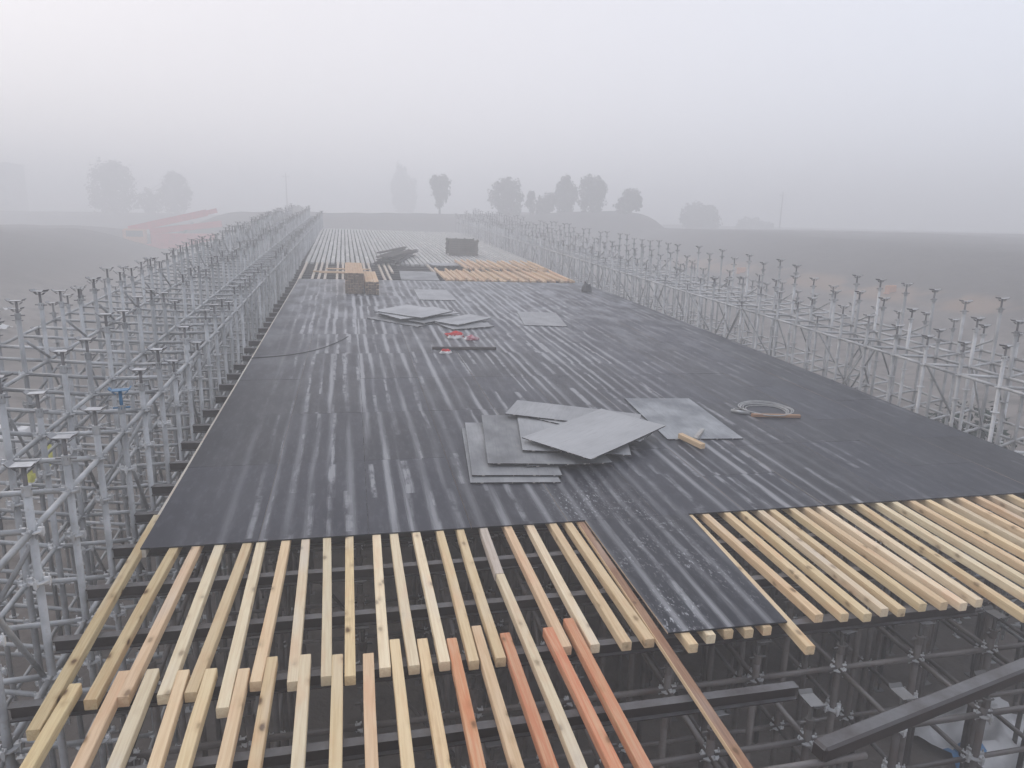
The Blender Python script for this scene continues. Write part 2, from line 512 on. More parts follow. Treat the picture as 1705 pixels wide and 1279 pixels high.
    stripe = m.math('MULTIPLY', m.math('MULTIPLY', stripe, fog), frost, clamp=True)
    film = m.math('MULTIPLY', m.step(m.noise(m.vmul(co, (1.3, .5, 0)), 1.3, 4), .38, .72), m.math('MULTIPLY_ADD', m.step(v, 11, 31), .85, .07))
    film = m.math('MULTIPLY', film, m.math('MULTIPLY_ADD', fine, .9, .45))
    c = m.mix(m.math('MULTIPLY', m.math('FRACT', m.math('MULTIPLY', r, 13.7)), 1.0), base, tuple(x * 1.7 for x in base))
    mott = m.noise(m.vmul(co, (11, 3.2, 0)), 1.0, 5, .68)
    film = m.math('ADD', film, m.math('MULTIPLY', m.step(mott, .47, .72), .13), clamp=True)
    c = m.mix(film, c, (.25, .26, .285))
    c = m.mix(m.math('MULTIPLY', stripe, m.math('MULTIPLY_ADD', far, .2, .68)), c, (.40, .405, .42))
    # loose frost crumbs on the tongue and around it
    tong = m.math('MULTIPLY', m.step(u, 2.4, 3.1), m.math('MULTIPLY', m.math('SUBTRACT', 1.0, m.step(u, 3.9, 4.6)), m.math('SUBTRACT', 1.0, m.step(v, 9.0, 10.5))))
    crumbs = m.math('MULTIPLY', m.step(speck, .54, .66), m.math('MULTIPLY_ADD', tong, .95, .07))
    crumbs = m.math('MULTIPLY', crumbs, m.step(m.noise(m.vmul(co, (2.2, 1.1, 0)), 1.0, 3), .42, .66))
    c = m.mix(m.math('MULTIPLY', crumbs, .75), c, (.55, .56, .58))
    m.col(c)
    m.b.inputs['Specular IOR Level'].default_value = .34
    rg = m.math('MULTIPLY_ADD', stripe, .25, .38)
    rg = m.math('ADD', rg, m.math('MULTIPLY', m.noise(m.vmul(co, (3, .8, 0)), 1.0, 3), .16))
    m.l(rg, m.b.inputs['Roughness'])
    m.bump(m.math('ADD', m.math('MULTIPLY', fine, .35), m.math('ADD', stripe, crumbs)), .35, .004)
    return m.mat

M_FILM = film_material('black_film_plywood', (.010, .0118, .020), 1.5)

PLY = .018
def sheet_mesh(corners, th=PLY, mats=None, sides=1, nx=1, ny=1, fn=None, black_front=False):
    """corners: front-left, front-right, back-right, back-left in (u, v, w) of the top face"""
    mb = MB()
    a, b, c, d = [Vector(p) for p in corners]
    def pt(s, t):
        p = (a * (1 - s) + b * s) * (1 - t) + (d * (1 - s) + c * s) * t
        if fn: p = p + Vector((0, 0, fn(s, t)))
        return p
    dn = Vector((0, 0, -th))
    for j in range(ny):
        for i in range(nx):
            q = [pt(i/nx, j/ny), pt((i+1)/nx, j/ny), pt((i+1)/nx, (j+1)/ny), pt(i/nx, (j+1)/ny)]
            mb.poly(q, 0)
            mb.poly([p + dn for p in reversed(q)], 1)
    for i in range(nx):
        q = [pt(i/nx, 0), pt((i+1)/nx, 0)]; mb.poly([q[0] + dn, q[1] + dn, q[1], q[0]], 2 if black_front else 1)
        q = [pt((i+1)/nx, 1), pt(i/nx, 1)]; mb.poly([q[0] + dn, q[1] + dn, q[1], q[0]], 2 if black_front else 1)
    for j in range(ny):
        q = [pt(0, (j+1)/ny), pt(0, j/ny)]; mb.poly([q[0] + dn, q[1] + dn, q[1], q[0]], 1)
        q = [pt(1, j/ny), pt(1, (j+1)/ny)]; mb.poly([q[0] + dn, q[1] + dn, q[1], q[0]], 1)
    return mb.mesh('plywood_sheet', mats)

NCOL, V0, V1 = 11, 8.2, 33.3
for k in range(NCOL):
    vs = [V0]
    if k in (6, 9): vs.append(V0 + 1.25)
    while vs[-1] + 2.51 < V1 - .3: vs.append(vs[-1] + 2.51)
    vs.append(V1)
    for j in range(len(vs) - 1):
        a, b = vs[j], vs[j + 1]
        def U(f, v): return deck_left(v) + (deck_right(v) - deck_left(v)) * f / NCOL
        g = .0018
        z = rng.uniform(-.001, .0015)
        if j == 0 and k == 4: pass
        cs = [(U(k, a) + g, a + g, z), (U(k + 1, a) - g, a + g, z + rng.uniform(-.001, .001)),
              (U(k + 1, b) - g, b - g, z + rng.uniform(-.001, .001)), (U(k, b) + g, b - g, z + rng.uniform(-.001, .001))]
        o = link('plywood_panel', sheet_mesh(cs, PLY, [M_FILM, M_EDGE, M_BLACKEDGE], black_front=True), deck_root)
# the sheet that sticks out over the gap
cs = [(3.10, 5.66, 0.003), (4.44, 5.64, 0.003), (4.585, 8.197, 0.002), (3.08, 8.197, 0.002)]
link('plywood_panel', sheet_mesh(cs, PLY, [M_FILM, M_EDGE, M_BLACKEDGE], black_front=True), deck_root)

# ------------------------------------------------------------------ timber joists
def joist_mesh(L, mat, w=.1, h=.1, crook=.006, seed=0, taper=0.0):
    r = random.Random(seed)
    bm = bmesh.new()
    n = 4
    rings = []
    ph, am = r.uniform(0, 6.28), r.uniform(-crook, crook)
    b = .006
    prof = [(-w/2 + b, 0), (w/2 - b, 0), (w/2, b), (w/2, h - b), (w/2 - b, h), (-w/2 + b, h), (-w/2, h - b), (-w/2, b)]
    for i in range(n + 1):
        t = i / n
        dx = am * math.sin(math.pi * t) + r.uniform(-.0015, .0015)
        dz = r.uniform(-.001, .001)
        sc = 1 + r.uniform(-.02, .02)
        rings.append([bm.verts.new((x * sc + dx, t * L, z + (dz if z > h/2 else 0))) for x, z in prof])
    for i in range(n):
        for k in range(8):
            bm.faces.new((rings[i][k], rings[i][(k+1) % 8], rings[i+1][(k+1) % 8], rings[i+1][k]))
    bm.faces.new(list(reversed(rings[0]))); bm.faces.new(rings[-1])
    bmesh.ops.recalc_face_normals(bm, faces=bm.faces[:])
    me = bpy.data.meshes.new('timber_joist')
    bm.to_mesh(me); bm.free()
    me.materials.append(mat)
    return me

def along(a, b, w=0.0, lift=0.0):
    """deck-space frame at a with Y toward b"""
    a, b = Vector((*a, w)), Vector((*b, w + lift))
    y = (b - a).normalized(); x = y.cross(Vector((0, 0, 1))).normalized(); z = x.cross(y)
    m = Matrix((x, y, z)).transposed().to_4x4(); m.translation = a
    return T @ m

def joist(pa, pb, mat, label, group, ext=0.0, seed=0, w=.1, h=.1, wz=-PLY - .1, name='timber_joist'):
    # pa, pb : left top edge at far end and near end
    a, b = Vector(pa), Vector(pb)
    d = (a - b).normalized()
    px = Vector((d.y, -d.x))
    near = b + px * w / 2
    L = (a - b).length + ext
    o = link(name, joist_mesh(L, mat, w * random.Random(seed).uniform(.95, 1.04), h, .014, seed))
    o.matrix_world = along(near, near + d, wz)
    tag(o, label, 'timber joist', group)
    return o

ORD = ['first', 'second', 'third', 'fourth', 'fifth', 'sixth', 'seventh', 'eighth', 'ninth', 'tenth', 'eleventh', 'twelfth',
       'thirteenth', 'fourteenth', 'fifteenth', 'sixteenth', 'seventeenth', 'eighteenth', 'nineteenth', 'twentieth']
K, P_, Y_, TN, RD_, GW = (M_KNOT, 'knotty yellow'), (M_PALE, 'pale'), (M_YEL, 'yellow'), (M_TAN, 'tan'), (M_RED, 'orange'), (M_GREYW, 'frost-greyed')
kinds1 = [K, K, TN, P_, Y_, P_, Y_, P_, P_, K, P_, P_, P_, Y_, Y_, GW, TN, P_, Y_, Y_]
for i, (q, (mat, cn)) in enumerate(zip(ROW1, kinds1)):
    joist(q[:2], q[2:], mat, f'{cn} timber joist, {ORD[i]} from left in the row meeting the deck edge',
          'timber joists in front of the deck', .9 if i != 15 else .9, 100 + i)
kinds2 = [K, TN, P_, Y_, Y_, Y_, K, P_, Y_, TN, Y_, K, RD_, TN, RD_, P_, RD_, RD_]
for i, (q, (mat, cn)) in enumerate(zip(ROW2, kinds2)):
    joist(q[:2], q[2:], mat, f'{cn} timber joist, {ORD[i]} from left in the nearest row',
          'timber joists in front of the deck', .0, 200 + i).matrix_world  # placed below
for o in [o for o in C.objects if o.name.startswith('timber_joist') and 'nearest row' in o.get('label', '')]:
    # the nearest row runs on toward the camera, beyond the lower frame edge
    L0 = max(v.co.y for v in o.data.vertices)
    for v in o.data.vertices: v.co.y = v.co.y * (L0 + 1.4) / L0 - 1.4
kindsR = [TN, Y_, Y_, P_, Y_, Y_, Y_, P_, P_, Y_, P_, P_, Y_, Y_, P_, Y_, TN, P_, Y_]
for i, (q, (mat, cn)) in enumerate(zip(RIGHT, kindsR)):
    joist(q[:2], q[2:], mat, f'{cn} timber joist, {ORD[i]} to the right of the projecting black sheet',
          'timber joists beside the projecting sheet', .9, 300 + i)
tl = ['first', 'second', 'third', 'fourth', 'fifth']
for i, (u, v) in enumerate(TONGUE[:5]):
    joist((u - .0, 8.3), (u, v), Y_[0] if i != 1 else P_[0], f'yellow joist end, {tl[i]} from the left poking out below the projecting black sheet',
          'joist ends under the projecting sheet', .5, 400 + i)
joist((4.56, 8.3), (4.40, 5.25), M_YEL, 'long yellow joist running along the right edge of the projecting black sheet',
      'joist ends under the projecting sheet', .5, 410)
bark = joist((2.97, 8.23), (2.915, 3.4), M_BARK, 'long rough brown board with bark edge left of the projecting black sheet', None, .6, 420, .105, .05, -PLY - .052, 'bark_board')
tag(bark, None, 'board')
# pale sawn side of the bark board
me = bark.data
me.materials.append(M_TAN)
for p in me.polygons:
    if p.normal.x < -.5 or p.normal.y < -.9: p.material_index = 1

# bare joists at the far end of the deck
far_lab = 'frosted pale joist laid lengthwise across the bare far end of the deck'
near_far_lab = 'pale joist with frost on top laid just beyond the far edge of the black sheets'
far_stuff = MB()
cnt = 0
fm = [joist_mesh(4.1, M_FROSTW, .195, .1, .002, 900 + k) for k in range(4)]
pm = [joist_mesh(4.1, M_GREYW, .11, .1, .002, 920 + k) for k in range(3)]
for row, (va, vb) in enumerate(((33.0, 37.0), (36.9, 41.0), (40.8, 44.9), (44.7, 48.8), (48.6, 52.7), (52.5, 56.6), (56.4, 60.5), (60.3, 64.4), (64.2, 68.3), (68.1, 72.2))):
    ul, ur = -2.0, 11.6 + (va - 33) * .02
    n = int((ur - ul) / .275)
    for k in range(n):
        u = ul + k * .275 + rng.uniform(-.008, .008)
        if row < 2 and 4.6 < u: continue            # covered by the fresh orange timber
        if row < 2 and (k % 4 == 1 or 2.4 < u < 4.4): continue
        v = va + rng.uniform(-.15, .15)
        mm = (pm if row < 2 else fm)
        mt = along((u, v), (u + rng.uniform(-.012, .012), v + 4), -PLY - .1)
        if cnt < 210:
            o = link('timber_joist', mm[cnt % len(mm)])
            o.matrix_world = mt
            tag(o, near_far_lab if row < 2 else far_lab, 'timber joist', 'joists beyond the far edge of the sheets' if row < 2 else 'frosted joists at the far end')
        else:
            far_stuff.quadbox(mt @ Matrix.Translation((0, 2.05, 0)), .195, 4.1, .1)
        cnt += 1
o = link('frosted_joists', far_stuff.mesh('frosted_joists', [M_FROSTW]))
tag(o, 'mass of frosted pale joists at the very far end of the deck', 'timber joists', None, 'stuff')

# frosted edge timbers along both sides of the deck
for side, n in ((-1, 7), (1, 7)):
    va = 8.2
    for k in range(n):
        vb = min(va + 3.75, 33.3)
        if side < 0: p, q, wd = Vector((deck_left(va) + .005, va)), Vector((deck_left(vb) + .005, vb)), .10
        else: p, q, wd = Vector((deck_right(va) - .03, va)), Vector((deck_right(vb) - .03, vb)), .10
        o = link('edge_timber', joist_mesh((q - p).length - .02, M_EDGET, wd, .1, .003, 600 + k + 20 * (side > 0)))
        o.matrix_world = along(p, q, -PLY - .102)
        tag(o, 'frosted pale edge timber showing as thin light line along the %s side of the deck' % ('left' if side < 0 else 'right'), 'edge timber', 'edge timbers under the deck sides')
        va = vb

# ------------------------------------------------------------------ dark steel beams under the joists
def ibeam(L, h=.14, bw=.09, tf=.012, tw=.010):
    mb = MB()
    I = Matrix.Identity(4)
    mb.quadbox(Matrix.Translation((L/2, 0, 0)), L, bw, tf)
    mb.quadbox(Matrix.Translation((L/2, 0, h - tf)), L, bw, tf)
    mb.quadbox(Matrix.Translation((L/2, 0, tf)), L, tw, h - 2 * tf)
    return mb.mesh('steel_beam', [M_BEAM])
WB = -PLY - .1 - .142
BV = [8.52 - .915 * j for j in range(-70, 6)]
BV = sorted(v for v in BV if v > 3.5)
beam_cache = {}
front = {4: 'third', 3: 'second'}
for v in BV:
    if v < 4.3: a, b = -2.8, 2.5
    elif v < 5.3: a, b = -2.75, 4.02
    elif v < 6.2: a, b = -2.78, 7.02
    elif v < 8.7: a, b = -2.76, 12.4
    else: a, b = deck_left(v) - .38 + rng.uniform(-.06, .04), deck_right(v) + rng.uniform(.02, .10)
    L = round(b - a, 1)
    if L not in beam_cache: beam_cache[L] = ibeam(L)
    o = link('steel_beam', beam_cache[L])
    m = Matrix.Translation((a, v, WB)) @ Matrix.Rotation(rng.uniform(-.004, .004), 4, 'Z')
    o.matrix_world = T @ m
    if v < 4.3: lab = 'dark steel beam nearest the camera under the nearest row of joists'
    elif v < 5.3: lab = 'dark steel beam with frosted top whose bare end shows left of the open scaffold'
    elif v < 6.2: lab = 'dark steel beam under the square ends of the joists beside the projecting sheet'
    elif v < 7.2: lab = 'dark steel beam crossing halfway beneath the open row of joists'
    elif v < 8.0: lab = 'dark steel beam seen between joists just before the deck edge'
    elif v < 8.7: lab = 'dark steel beam right beneath the front edge of the black deck'
    else: lab = 'dark steel beam whose stub sticks out under the side edges of the deck'
    tag(o, lab, 'steel beam', 'steel beams carrying the joists', 'thing')

# lone beam lying across the open scaffold, lower right
pa, pb = Vector((3.79, 4.17, -.12)), Vector((6.56, 4.77, -.12))
dv = (pb - pa).normalized()
lone = MB(); lone.quadbox(Matrix.Translation((2.3, 0, 0)), 4.6, .15, .15, bev=.022)
lone.quadbox(Matrix.Translation((-.004, 0, .02)), .01, .11, .11)
o = link('steel_beam', lone.mesh('steel_beam', [M_BEAM]))
yv = Vector((0, 0, 1)).cross(dv).normalized()
m = Matrix((dv, yv, dv.cross(yv))).transposed().to_4x4(); m.translation = pa + Vector((0, 0, -.15))
o.matrix_world = T @ m
tag(o, 'black steel beam lying askew over the open scaffold at the lower right', 'steel beam', None, 'thing')

# ------------------------------------------------------------------ scaffold
unit_tube = {}
def tube_mesh(mat, r, n=8):
    k = (mat.name, r, n)
    if k not in unit_tube:
        mb = MB(); mb.tube((0, 0, 0), (0, 0, 1), r, n)
        unit_tube[k] = mb.mesh('tube', [mat])
    return unit_tube[k]

def tube_matrix(a, b):
    d = b - a
    m = d.to_track_quat('Z', 'Y').to_matrix().to_4x4() @ Matrix.Diagonal((1, 1, d.length, 1))
    m.translation = a
    return m

def head_mesh(mat, turned=False, s=.18):
    mb = MB()
    mb.tube((0, 0, -.30), (0, 0, -.008), .021, 8)
    mb.ring((0, 0, -.235), .02, .045, .03, 8)
    mb.tube((-.10, 0, -.235), (.10, 0, -.235), .012, 5)
    R = Matrix.Rotation(math.pi / 2 if turned else 0, 4, 'Z')
    mb.quadbox(R @ Matrix.Translation((0, 0, -.010)), s, s * .8, .010)
    for sg in (-1, 1):
        t = R @ Matrix.Translation((sg * (s/2 + .006), 0, -.004)) @ Matrix.Rotation(sg * .75, 4, 'Y')
        mb.quadbox(t, .009, s * .8, .045)
        g = R @ Matrix.Translation((sg * .045, 0, -.06)) @ Matrix.Rotation(sg * .9, 4, 'Y')
        mb.quadbox(g, .008, .05, .06)
    return mb.mesh('u_head', [mat])
M_HEADD = steel('worn_jack_steel', (.16, .155, .15), .6, .3, .3)
HEADS = {False: head_mesh(M_HEAD), True: head_mesh(M_HEADD, True)}
HEAD_BLUE = head_mesh(M_BLUE)

def rosette_mesh():
    mb = MB()
    mb.ring((0, 0, 0), .04, .088, .012, 12)
    for k in range(4):
        R = Matrix.Rotation(k * math.pi / 2, 4, 'Z')
        mb.quadbox(R @ Matrix.Translation((.075, 0, -.035)), .05, .028, .07)
        mb.quadbox(R @ Matrix.Translation((.088, 0, -.055)), .010, .012, .12)
    return mb.mesh('rosette', [M_ROSE])
ROSE = rosette_mesh()

RT = .037
def standard_mesh(hgt, zs, mat, n=8):
    mb = MB()
    mb.tube((0, 0, .14), (0, 0, hgt - .2), RT, n)
    mb.tube((0, 0, .0), (0, 0, .15), .02, 6)
    mb.quadbox(Matrix.Identity(4), .16, .16, .01)
    for z in zs:
        mb.ring((0, 0, z), RT, .082, .012, 8)
    z = hgt - .2
    mb.ring((0, 0, z - .05), RT, .046, .1, 8)
    return mb.mesh('standard', [mat])

class Scaffold:
    def __init__(self, label, loc, mat):
        self.root = empty('scaffold', Matrix.Translation(loc))
        tag(self.root, label, 'scaffold')
        self.loc = Vector(loc)
        self.led, self.br = [], []
        self.mat = mat
    def place(self, o, m):
        o.parent = self.root
        o.matrix_basis = Matrix.Translation(-self.loc) @ m
    def standard(self, u, v, w, levels, turned=False, head=True, blue=False, rose=True):
        top = D(u, v, w)
        gz = ground_h(top.x, top.y) - .004
        if top.z - gz < .8: return None
        pts = {}
        for lw in levels:
            # point of this vertical on the deck-parallel plane w = lw
            q = TI @ top; nrm = RD @ Vector((0, 0, 1))
            dz = (lw - q.z) / nrm.z
            p = top + Vector((0, 0, dz))
            if p.z > gz + .15: pts[lw] = p
        dist = (top - CAM).length
        zs = []
        mid = [p.z - gz for p in pts.values()] + ([p.z - gz - .5 for p in pts.values() if p.z - gz > .7] if rose else [])
        near = dist < 14.5
        if not near and dist < 50: zs = mid
        o = link('standard', standard_mesh(top.z - gz, zs, self.mat, 10 if near else 6))
        self.place(o, Matrix.Translation((top.x, top.y, gz)))
        if near:
            for z in mid:
                p = Vector((top.x, top.y, gz + z))
                if in_view(p, .05):
                    r = link('rosette', ROSE, o); r.location = (0, 0, z)
        if head:
            h = link('u_head', HEAD_BLUE if blue else HEADS[turned], o)
            h.location = (0, 0, top.z - gz)
            h.rotation_euler = (0, 0, rng.uniform(-.25, .25) if not turned else rng.uniform(-.06, .06))
            if blue: h['label'] = 'blue painted jack head'
        return pts
    def finish(self):
        for name, lst, r in (('ledger', self.led, .031), ('diagonal_brace', self.br, .024)):
            lst.sort(key=lambda ab: (ab[0] + ab[1] - CAM * 2).length if in_view((ab[0] + ab[1]) / 2, .25) else 1e4 + (ab[0] - CAM).length)
            for a, b in lst[:300]:
                d = (b - a).normalized()
                o = link(name, tube_mesh(self.mat, r))
                self.place(o, tube_matrix(a + d * RT, b - d * RT))
            if len(lst) > 300:
                mb = MB()
                for a, b in lst[300:]:
                    mb.tube(a - self.loc, b - self.loc, r, 5, caps=False)
                o = link(name, mb.mesh(name, [self.mat]), self.root)
                o['kind'] = 'stuff'

def wing(sc, rows, levels, nv, side):
    grid = []
    for (u, w, v0, dv, du) in rows:
        line = []
        for k in range(nv):
            v = v0 + dv * k + rng.uniform(-.02, .02)
            if v > 74: line.append(None); continue
            uu = u + du * (v - v0)
            ww = w + rng.uniform(-.14, .12) if rng.random() < .85 else w - rng.uniform(.2, .5)
            ok = in_view(D(uu, v, ww), .25) or in_view(D(uu, v, -1.5), .25)
            line.append(sc.standard(uu, v, ww, levels, blue=(side < 0 and abs(u + 2.85) < .01 and k == BLUE_K)) if ok else None)
        grid.append(line)
    for line in grid:
        for k in range(len(line) - 1):
            if line[k] and line[k+1]:
                for lw in levels:
                    if lw in line[k] and lw in line[k+1]:
                        sc.led.append((line[k][lw], line[k+1][lw]))
    for r in range(len(grid) - 1):
        for k in range(len(grid[r])):
            if not grid[r][k]: continue
            # nearest partner in the next row
            best = min((c for c in grid[r+1] if c), default=None, key=lambda c: abs((TI @ c[levels[1]]).y - (TI @ grid[r][k][levels[1]]).y) if levels[1] in c and levels[1] in grid[r][k] else 9)
            if not best: continue
            for lw in levels:
                if lw in best and lw in grid[r][k]:
                    sc.led.append((grid[r][k][lw], best[lw]))
            if k % 4 == 1 and levels[0] in grid[r][k] and levels[1] in best:
                sc.br.append((grid[r][k][levels[0]] + Vector((.06, 0, 0)), best[levels[1]] + Vector((.06, 0, 0))))
    for ri, line in enumerate(grid):
        for k in range(ri, len(line) - 1, 4 if side < 0 else 7):
            if line[k] and line[k+1]:
                for la, lb in ((levels[0], levels[1]), (levels[1], levels[2])):
                    if la in line[k] and lb in line[k+1]:
                        off = D(.07 * side, 0, 0) - D(0, 0, 0)
                        sc.br.append((line[k][la] + off, line[k+1][lb] + off))
    # raking struts to the heads of the outer row
    line = grid[2]
    for k in range(1, len(line) - 1, 2):
        if line[k] and line[k+1]:
            p = line[k].get(levels[0]); q = line[k+1].get(levels[0])
            if p and q:
                hi = p + Vector((0, 0, .55))
                sc.br.append((hi + Vector((.05, 0, 0)), q + Vector((.05, 0, .05))))

LV = (1.0, -.5, -2.0, -3.5)
BLUE_K = 4
left_sc = Scaffold('galvanised scaffold with U-head jacks along the left side of the deck', (-4, 8, 0), M_GALV)
wing(left_sc, [(-2.85, 1.6, 5.82, .93, .012), (-3.75, 1.97, 5.82, .918, .008), (-5.1, 2.1, 6.3, .905, .004), (-6.3, 1.45, 6.6, .905, .0)], LV, 75, -1)
right_sc = Scaffold('galvanised scaffold with U-head jacks along the right side of the deck', (13, 12, 0), M_GALVL)
wing(right_sc, [(12.25, 1.74, 8.0, .905, -.018), (13.15, 2.05, 7.72, .905, -.018), (14.05, 2.34, 8.09, .905, -.018), (15.1, 1.5, 8.4, .905, -.018)], LV, 73, 1)
left_sc.finish(); right_sc.finish()

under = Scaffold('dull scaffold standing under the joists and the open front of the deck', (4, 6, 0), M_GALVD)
LU = (-.75, -2.25)
us = [5.27 + 1.03 * k for k in range(-7, 8)]
vs_ = [8.52 - .915 * j for j in range(-4, 8)]
pts = {}
for i, u in enumerate(us):
    for j, v in enumerate(vs_):
        tp = D(u, v, -.3); bt = D(u, v, -3.6)
        if not (in_view(tp, .3) or in_view(bt, .3) or in_view((tp + bt) / 2, .3)): continue
        if u > 4.2 and v < 4.3:
            if not in_view(bt, .25): continue
        beamed = (v > 6.2) or (v > 5.3 and u < 7.1) or (v > 3.5 and u < 4.0)
        top = WB if beamed else WB + rng.uniform(-.12, .0) - (0.35 if v < 4.3 and u > 4 else 0)
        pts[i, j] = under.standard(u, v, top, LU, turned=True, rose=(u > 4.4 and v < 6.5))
for i in (0, 1, 12, 13):
    for j in range(-30, -4):
        u, v = us[i], 8.52 - .915 * j
        if i >= 12: u = min(u, deck_right(v) - .5 - (13 - i))
        if in_view(D(u, v, -.3), .1) or in_view(D(u, v, -3), .1):
            pts[i, j + 4] = under.standard(u, v, WB, LU, turned=True, rose=False)
for (i, j), a in list(pts.items()):
    if not a: continue
    for di, dj in ((1, 0), (0, 1)):
        b = pts.get((i + di, j + dj))
        if not b: continue
        for lw in LU:
            if lw in a and lw in b: under.led.append((a[lw], b[lw]))
        if (i + 2 * j) % 7 == 0 and us[i] < 3.5 and LU[0] in a and LU[1] in b:
            off = Vector((.07, .07, 0))
            under.br.append((a[LU[0]] + off, b[LU[1]] + off))
# short transom that carries the end of the lone beam
p0, p1 = D(3.21, 4.16, -.305), D(4.3, 4.16, -.305)
under.led.append((p0, p1))
under.finish()

# ------------------------------------------------------------------ loose plywood sheets on the deck
def dusty(name, base, alt):
    m = N(name, rough=.6, spec=.35)
    co = m.obj()
    off = m.n('ShaderNodeVectorMath', operation='SCALE'); off.inputs[0].default_value = (31., 47., 0.)
    m.l(m.rand(), off.inputs['Scale'])
    v = m.vadd(co, off.outputs[0])
    a = m.noise(m.vmul(v, (1, .6, 1)), 1.6, 4)
    f = m.noise(m.vmul(v, (30, 2.0, 1)), 1.0, 4, .65)
    s = m.noise(v, 30, 4, .7)
    c = m.mix(m.step(a, .3, .72), base, alt)
    c = m.mix(m.math('MULTIPLY', m.step(f, .45, .75), .35), c, tuple(x * .55 for x in base))
    c = m.mix(m.math('MULTIPLY', m.step(s, .6, .72), .3), c, (.45, .46, .48))
    hs = m.n('ShaderNodeHueSaturation'); m.l(c, hs.inputs['Color'])
    m.l(m.math('MULTIPLY_ADD', m.rand(), .4, .8), hs.inputs['Value'])
    m.col(hs.outputs[0])
    m.bump(f, .3, .003)
    return m.mat
M_DUST = dusty('frost_dusted_sheet', (.30, .306, .318), (.41, .415, .425))
M_DUSTL = dusty('pale_frost_sheet', (.40, .406, .415), (.47, .475, .485))
M_DUSTM = dusty('patchy_frost_sheet', (.15, .16, .175), (.33, .345, .36))
M_DUSTD = dusty('half_frosted_sheet', (.16, .165, .173), (.32, .325, .335))
def chipped(name):
    m = N(name, rough=.7, spec=.3)
    v = m.obj()
    a = m.noise(v, 9, 3, .6)
    m.col(m.mix(m.step(a, .56, .62), (.03, .03, .033), (.35, .33, .31)))
    return m.mat
M_CHIP = chipped('chipped_sheet_edge')

def loose(u, v, w, ang, sx, sy, mat, label, group, bow=.01, tilt=(0, 0), name='plywood_sheet', shear=0.0):
    """front-left corner at (u, v), long side sy along direction ang (degrees from the bridge axis, clockwise)"""
    a = math.radians(ang)
    b0, b1 = rng.uniform(-bow, bow), rng.uniform(0, bow)
    fn = lambda s, t: b0 * 4 * s * (1 - s) - b1 * 4 * t * (1 - t)
    me = sheet_mesh([(0, 0, PLY), (sx, 0, PLY), (sx + shear, sy, PLY), (shear, sy, PLY)], PLY, [mat, M_CHIP], nx=4, ny=6, fn=fn)
    o = link(name, me)
    ex = Vector((math.cos(a), -math.sin(a), tilt[0])); ey = Vector((math.sin(a), math.cos(a), tilt[1]))
    ex.normalize(); ey = (ey - ex * ey.dot(ex)).normalized()
    m = Matrix((ex, ey, ex.cross(ey))).transposed().to_4x4(); m.translation = (u, v, w)
    o.matrix_world = T @ m
    tag(o, label, 'plywood sheet', group)
    return o
G1 = 'loose sheets heaped in the middle of the deck'
loose(1.76, 9.58, .006, 6.0, 1.36, 2.5, M_DUSTD, 'lowest grey sheet of the near heap, its front edge nearest the camera', G1, .004)
loose(1.82, 9.79, .036, 6.8, 1.38, 2.5, M_DUSTD, 'second lowest grey sheet of the near heap, just behind the front one', G1, .004)
loose(2.72, 9.97, .064, -0.6, 1.42, 2.4, M_DUSTD, 'dark sheet showing only a thin front edge low in the near heap', G1, .004)
loose(2.12, 10.09, .096, 8.2, 1.38, 2.45, M_DUSTD, 'dark striped sheet at the left of the near heap below the lighter ones', G1, .006)
loose(3.19, 10.52, .120, 17.0, 1.38, 2.3, M_DUSTD, 'dark sheet whose right front corner juts from under the near heap', G1, .005)
loose(2.77, 10.48, .142, 10.5, 1.37, 2.4, M_DUST, 'grey sheet in the middle of the near heap under the crossed top sheets', G1, .005)
loose(4.86, 10.60, .166, -46, 1.0, 2.2, M_DUST, 'grey sheet peeping out at the right under the topmost sheet of the near heap', G1, .004)
loose(2.87, 12.27, .192, 27.3, 2.44, .95, M_DUST, 'pale grey sheet at the back of the near heap, half under the topmost one', G1, .004)
loose(2.84, 10.84, .232, 53.0, 1.38, 2.42, M_DUSTL, 'topmost pale grey sheet of the near heap, turned diagonally', G1, .008, (0.0, 0.0))
loose(5.62, 11.10, .006, 4.4, 1.46, 2.58, M_DUSTM, 'single frosted sheet lying flat right of the near heap', 'single loose sheets', .002)
loose(2.79, 27.3, .006, 1.0, 1.40, 2.9, M_DUST, 'single pale sheet lying flat before the timber at the far end', 'single loose sheets', .002)
loose(5.68, 22.1, .006, 8.0, 1.42, 2.65, M_DUST, 'single pale sheet lying flat right of the middle heap', 'single loose sheets', .002)
G2 = 'loose sheets heaped farther up the deck'
loose(.69, 23.26, .010, 45, 2.1, 2.0, M_DUSTD, 'lowest sheet of the middle heap, its tip showing at the left', G2)
loose(2.75, 22.45, .036, 70, 1.3, 1.5, M_DUSTD, 'dark sheet at the right end of the middle heap', G2)
loose(1.0, 23.55, .070, 47, 2.05, 1.9, M_DUSTD, 'sheet with a dark front edge low in the middle heap', G2)
loose(2.75, 22.30, .100, 46, .95, 1.9, M_DUST, 'pale narrow sheet jutting out to the right of the middle heap', G2)
loose(.95, 23.70, .135, 60, 1.5, 2.4, M_DUST, 'pale sheet second from the top of the middle heap', G2)
loose(.91, 23.74, .175, 42.2, 1.96, 1.80, M_DUST, 'topmost large pale sheet of the middle heap', G2)

# ------------------------------------------------------------------ small things on the deck
def set_deck(o, u, v, w=0.0, ang=0.0):
    o.matrix_world = T @ Matrix.Translation((u, v, w)) @ Matrix.Rotation(-math.radians(ang), 4, 'Z')
    return o
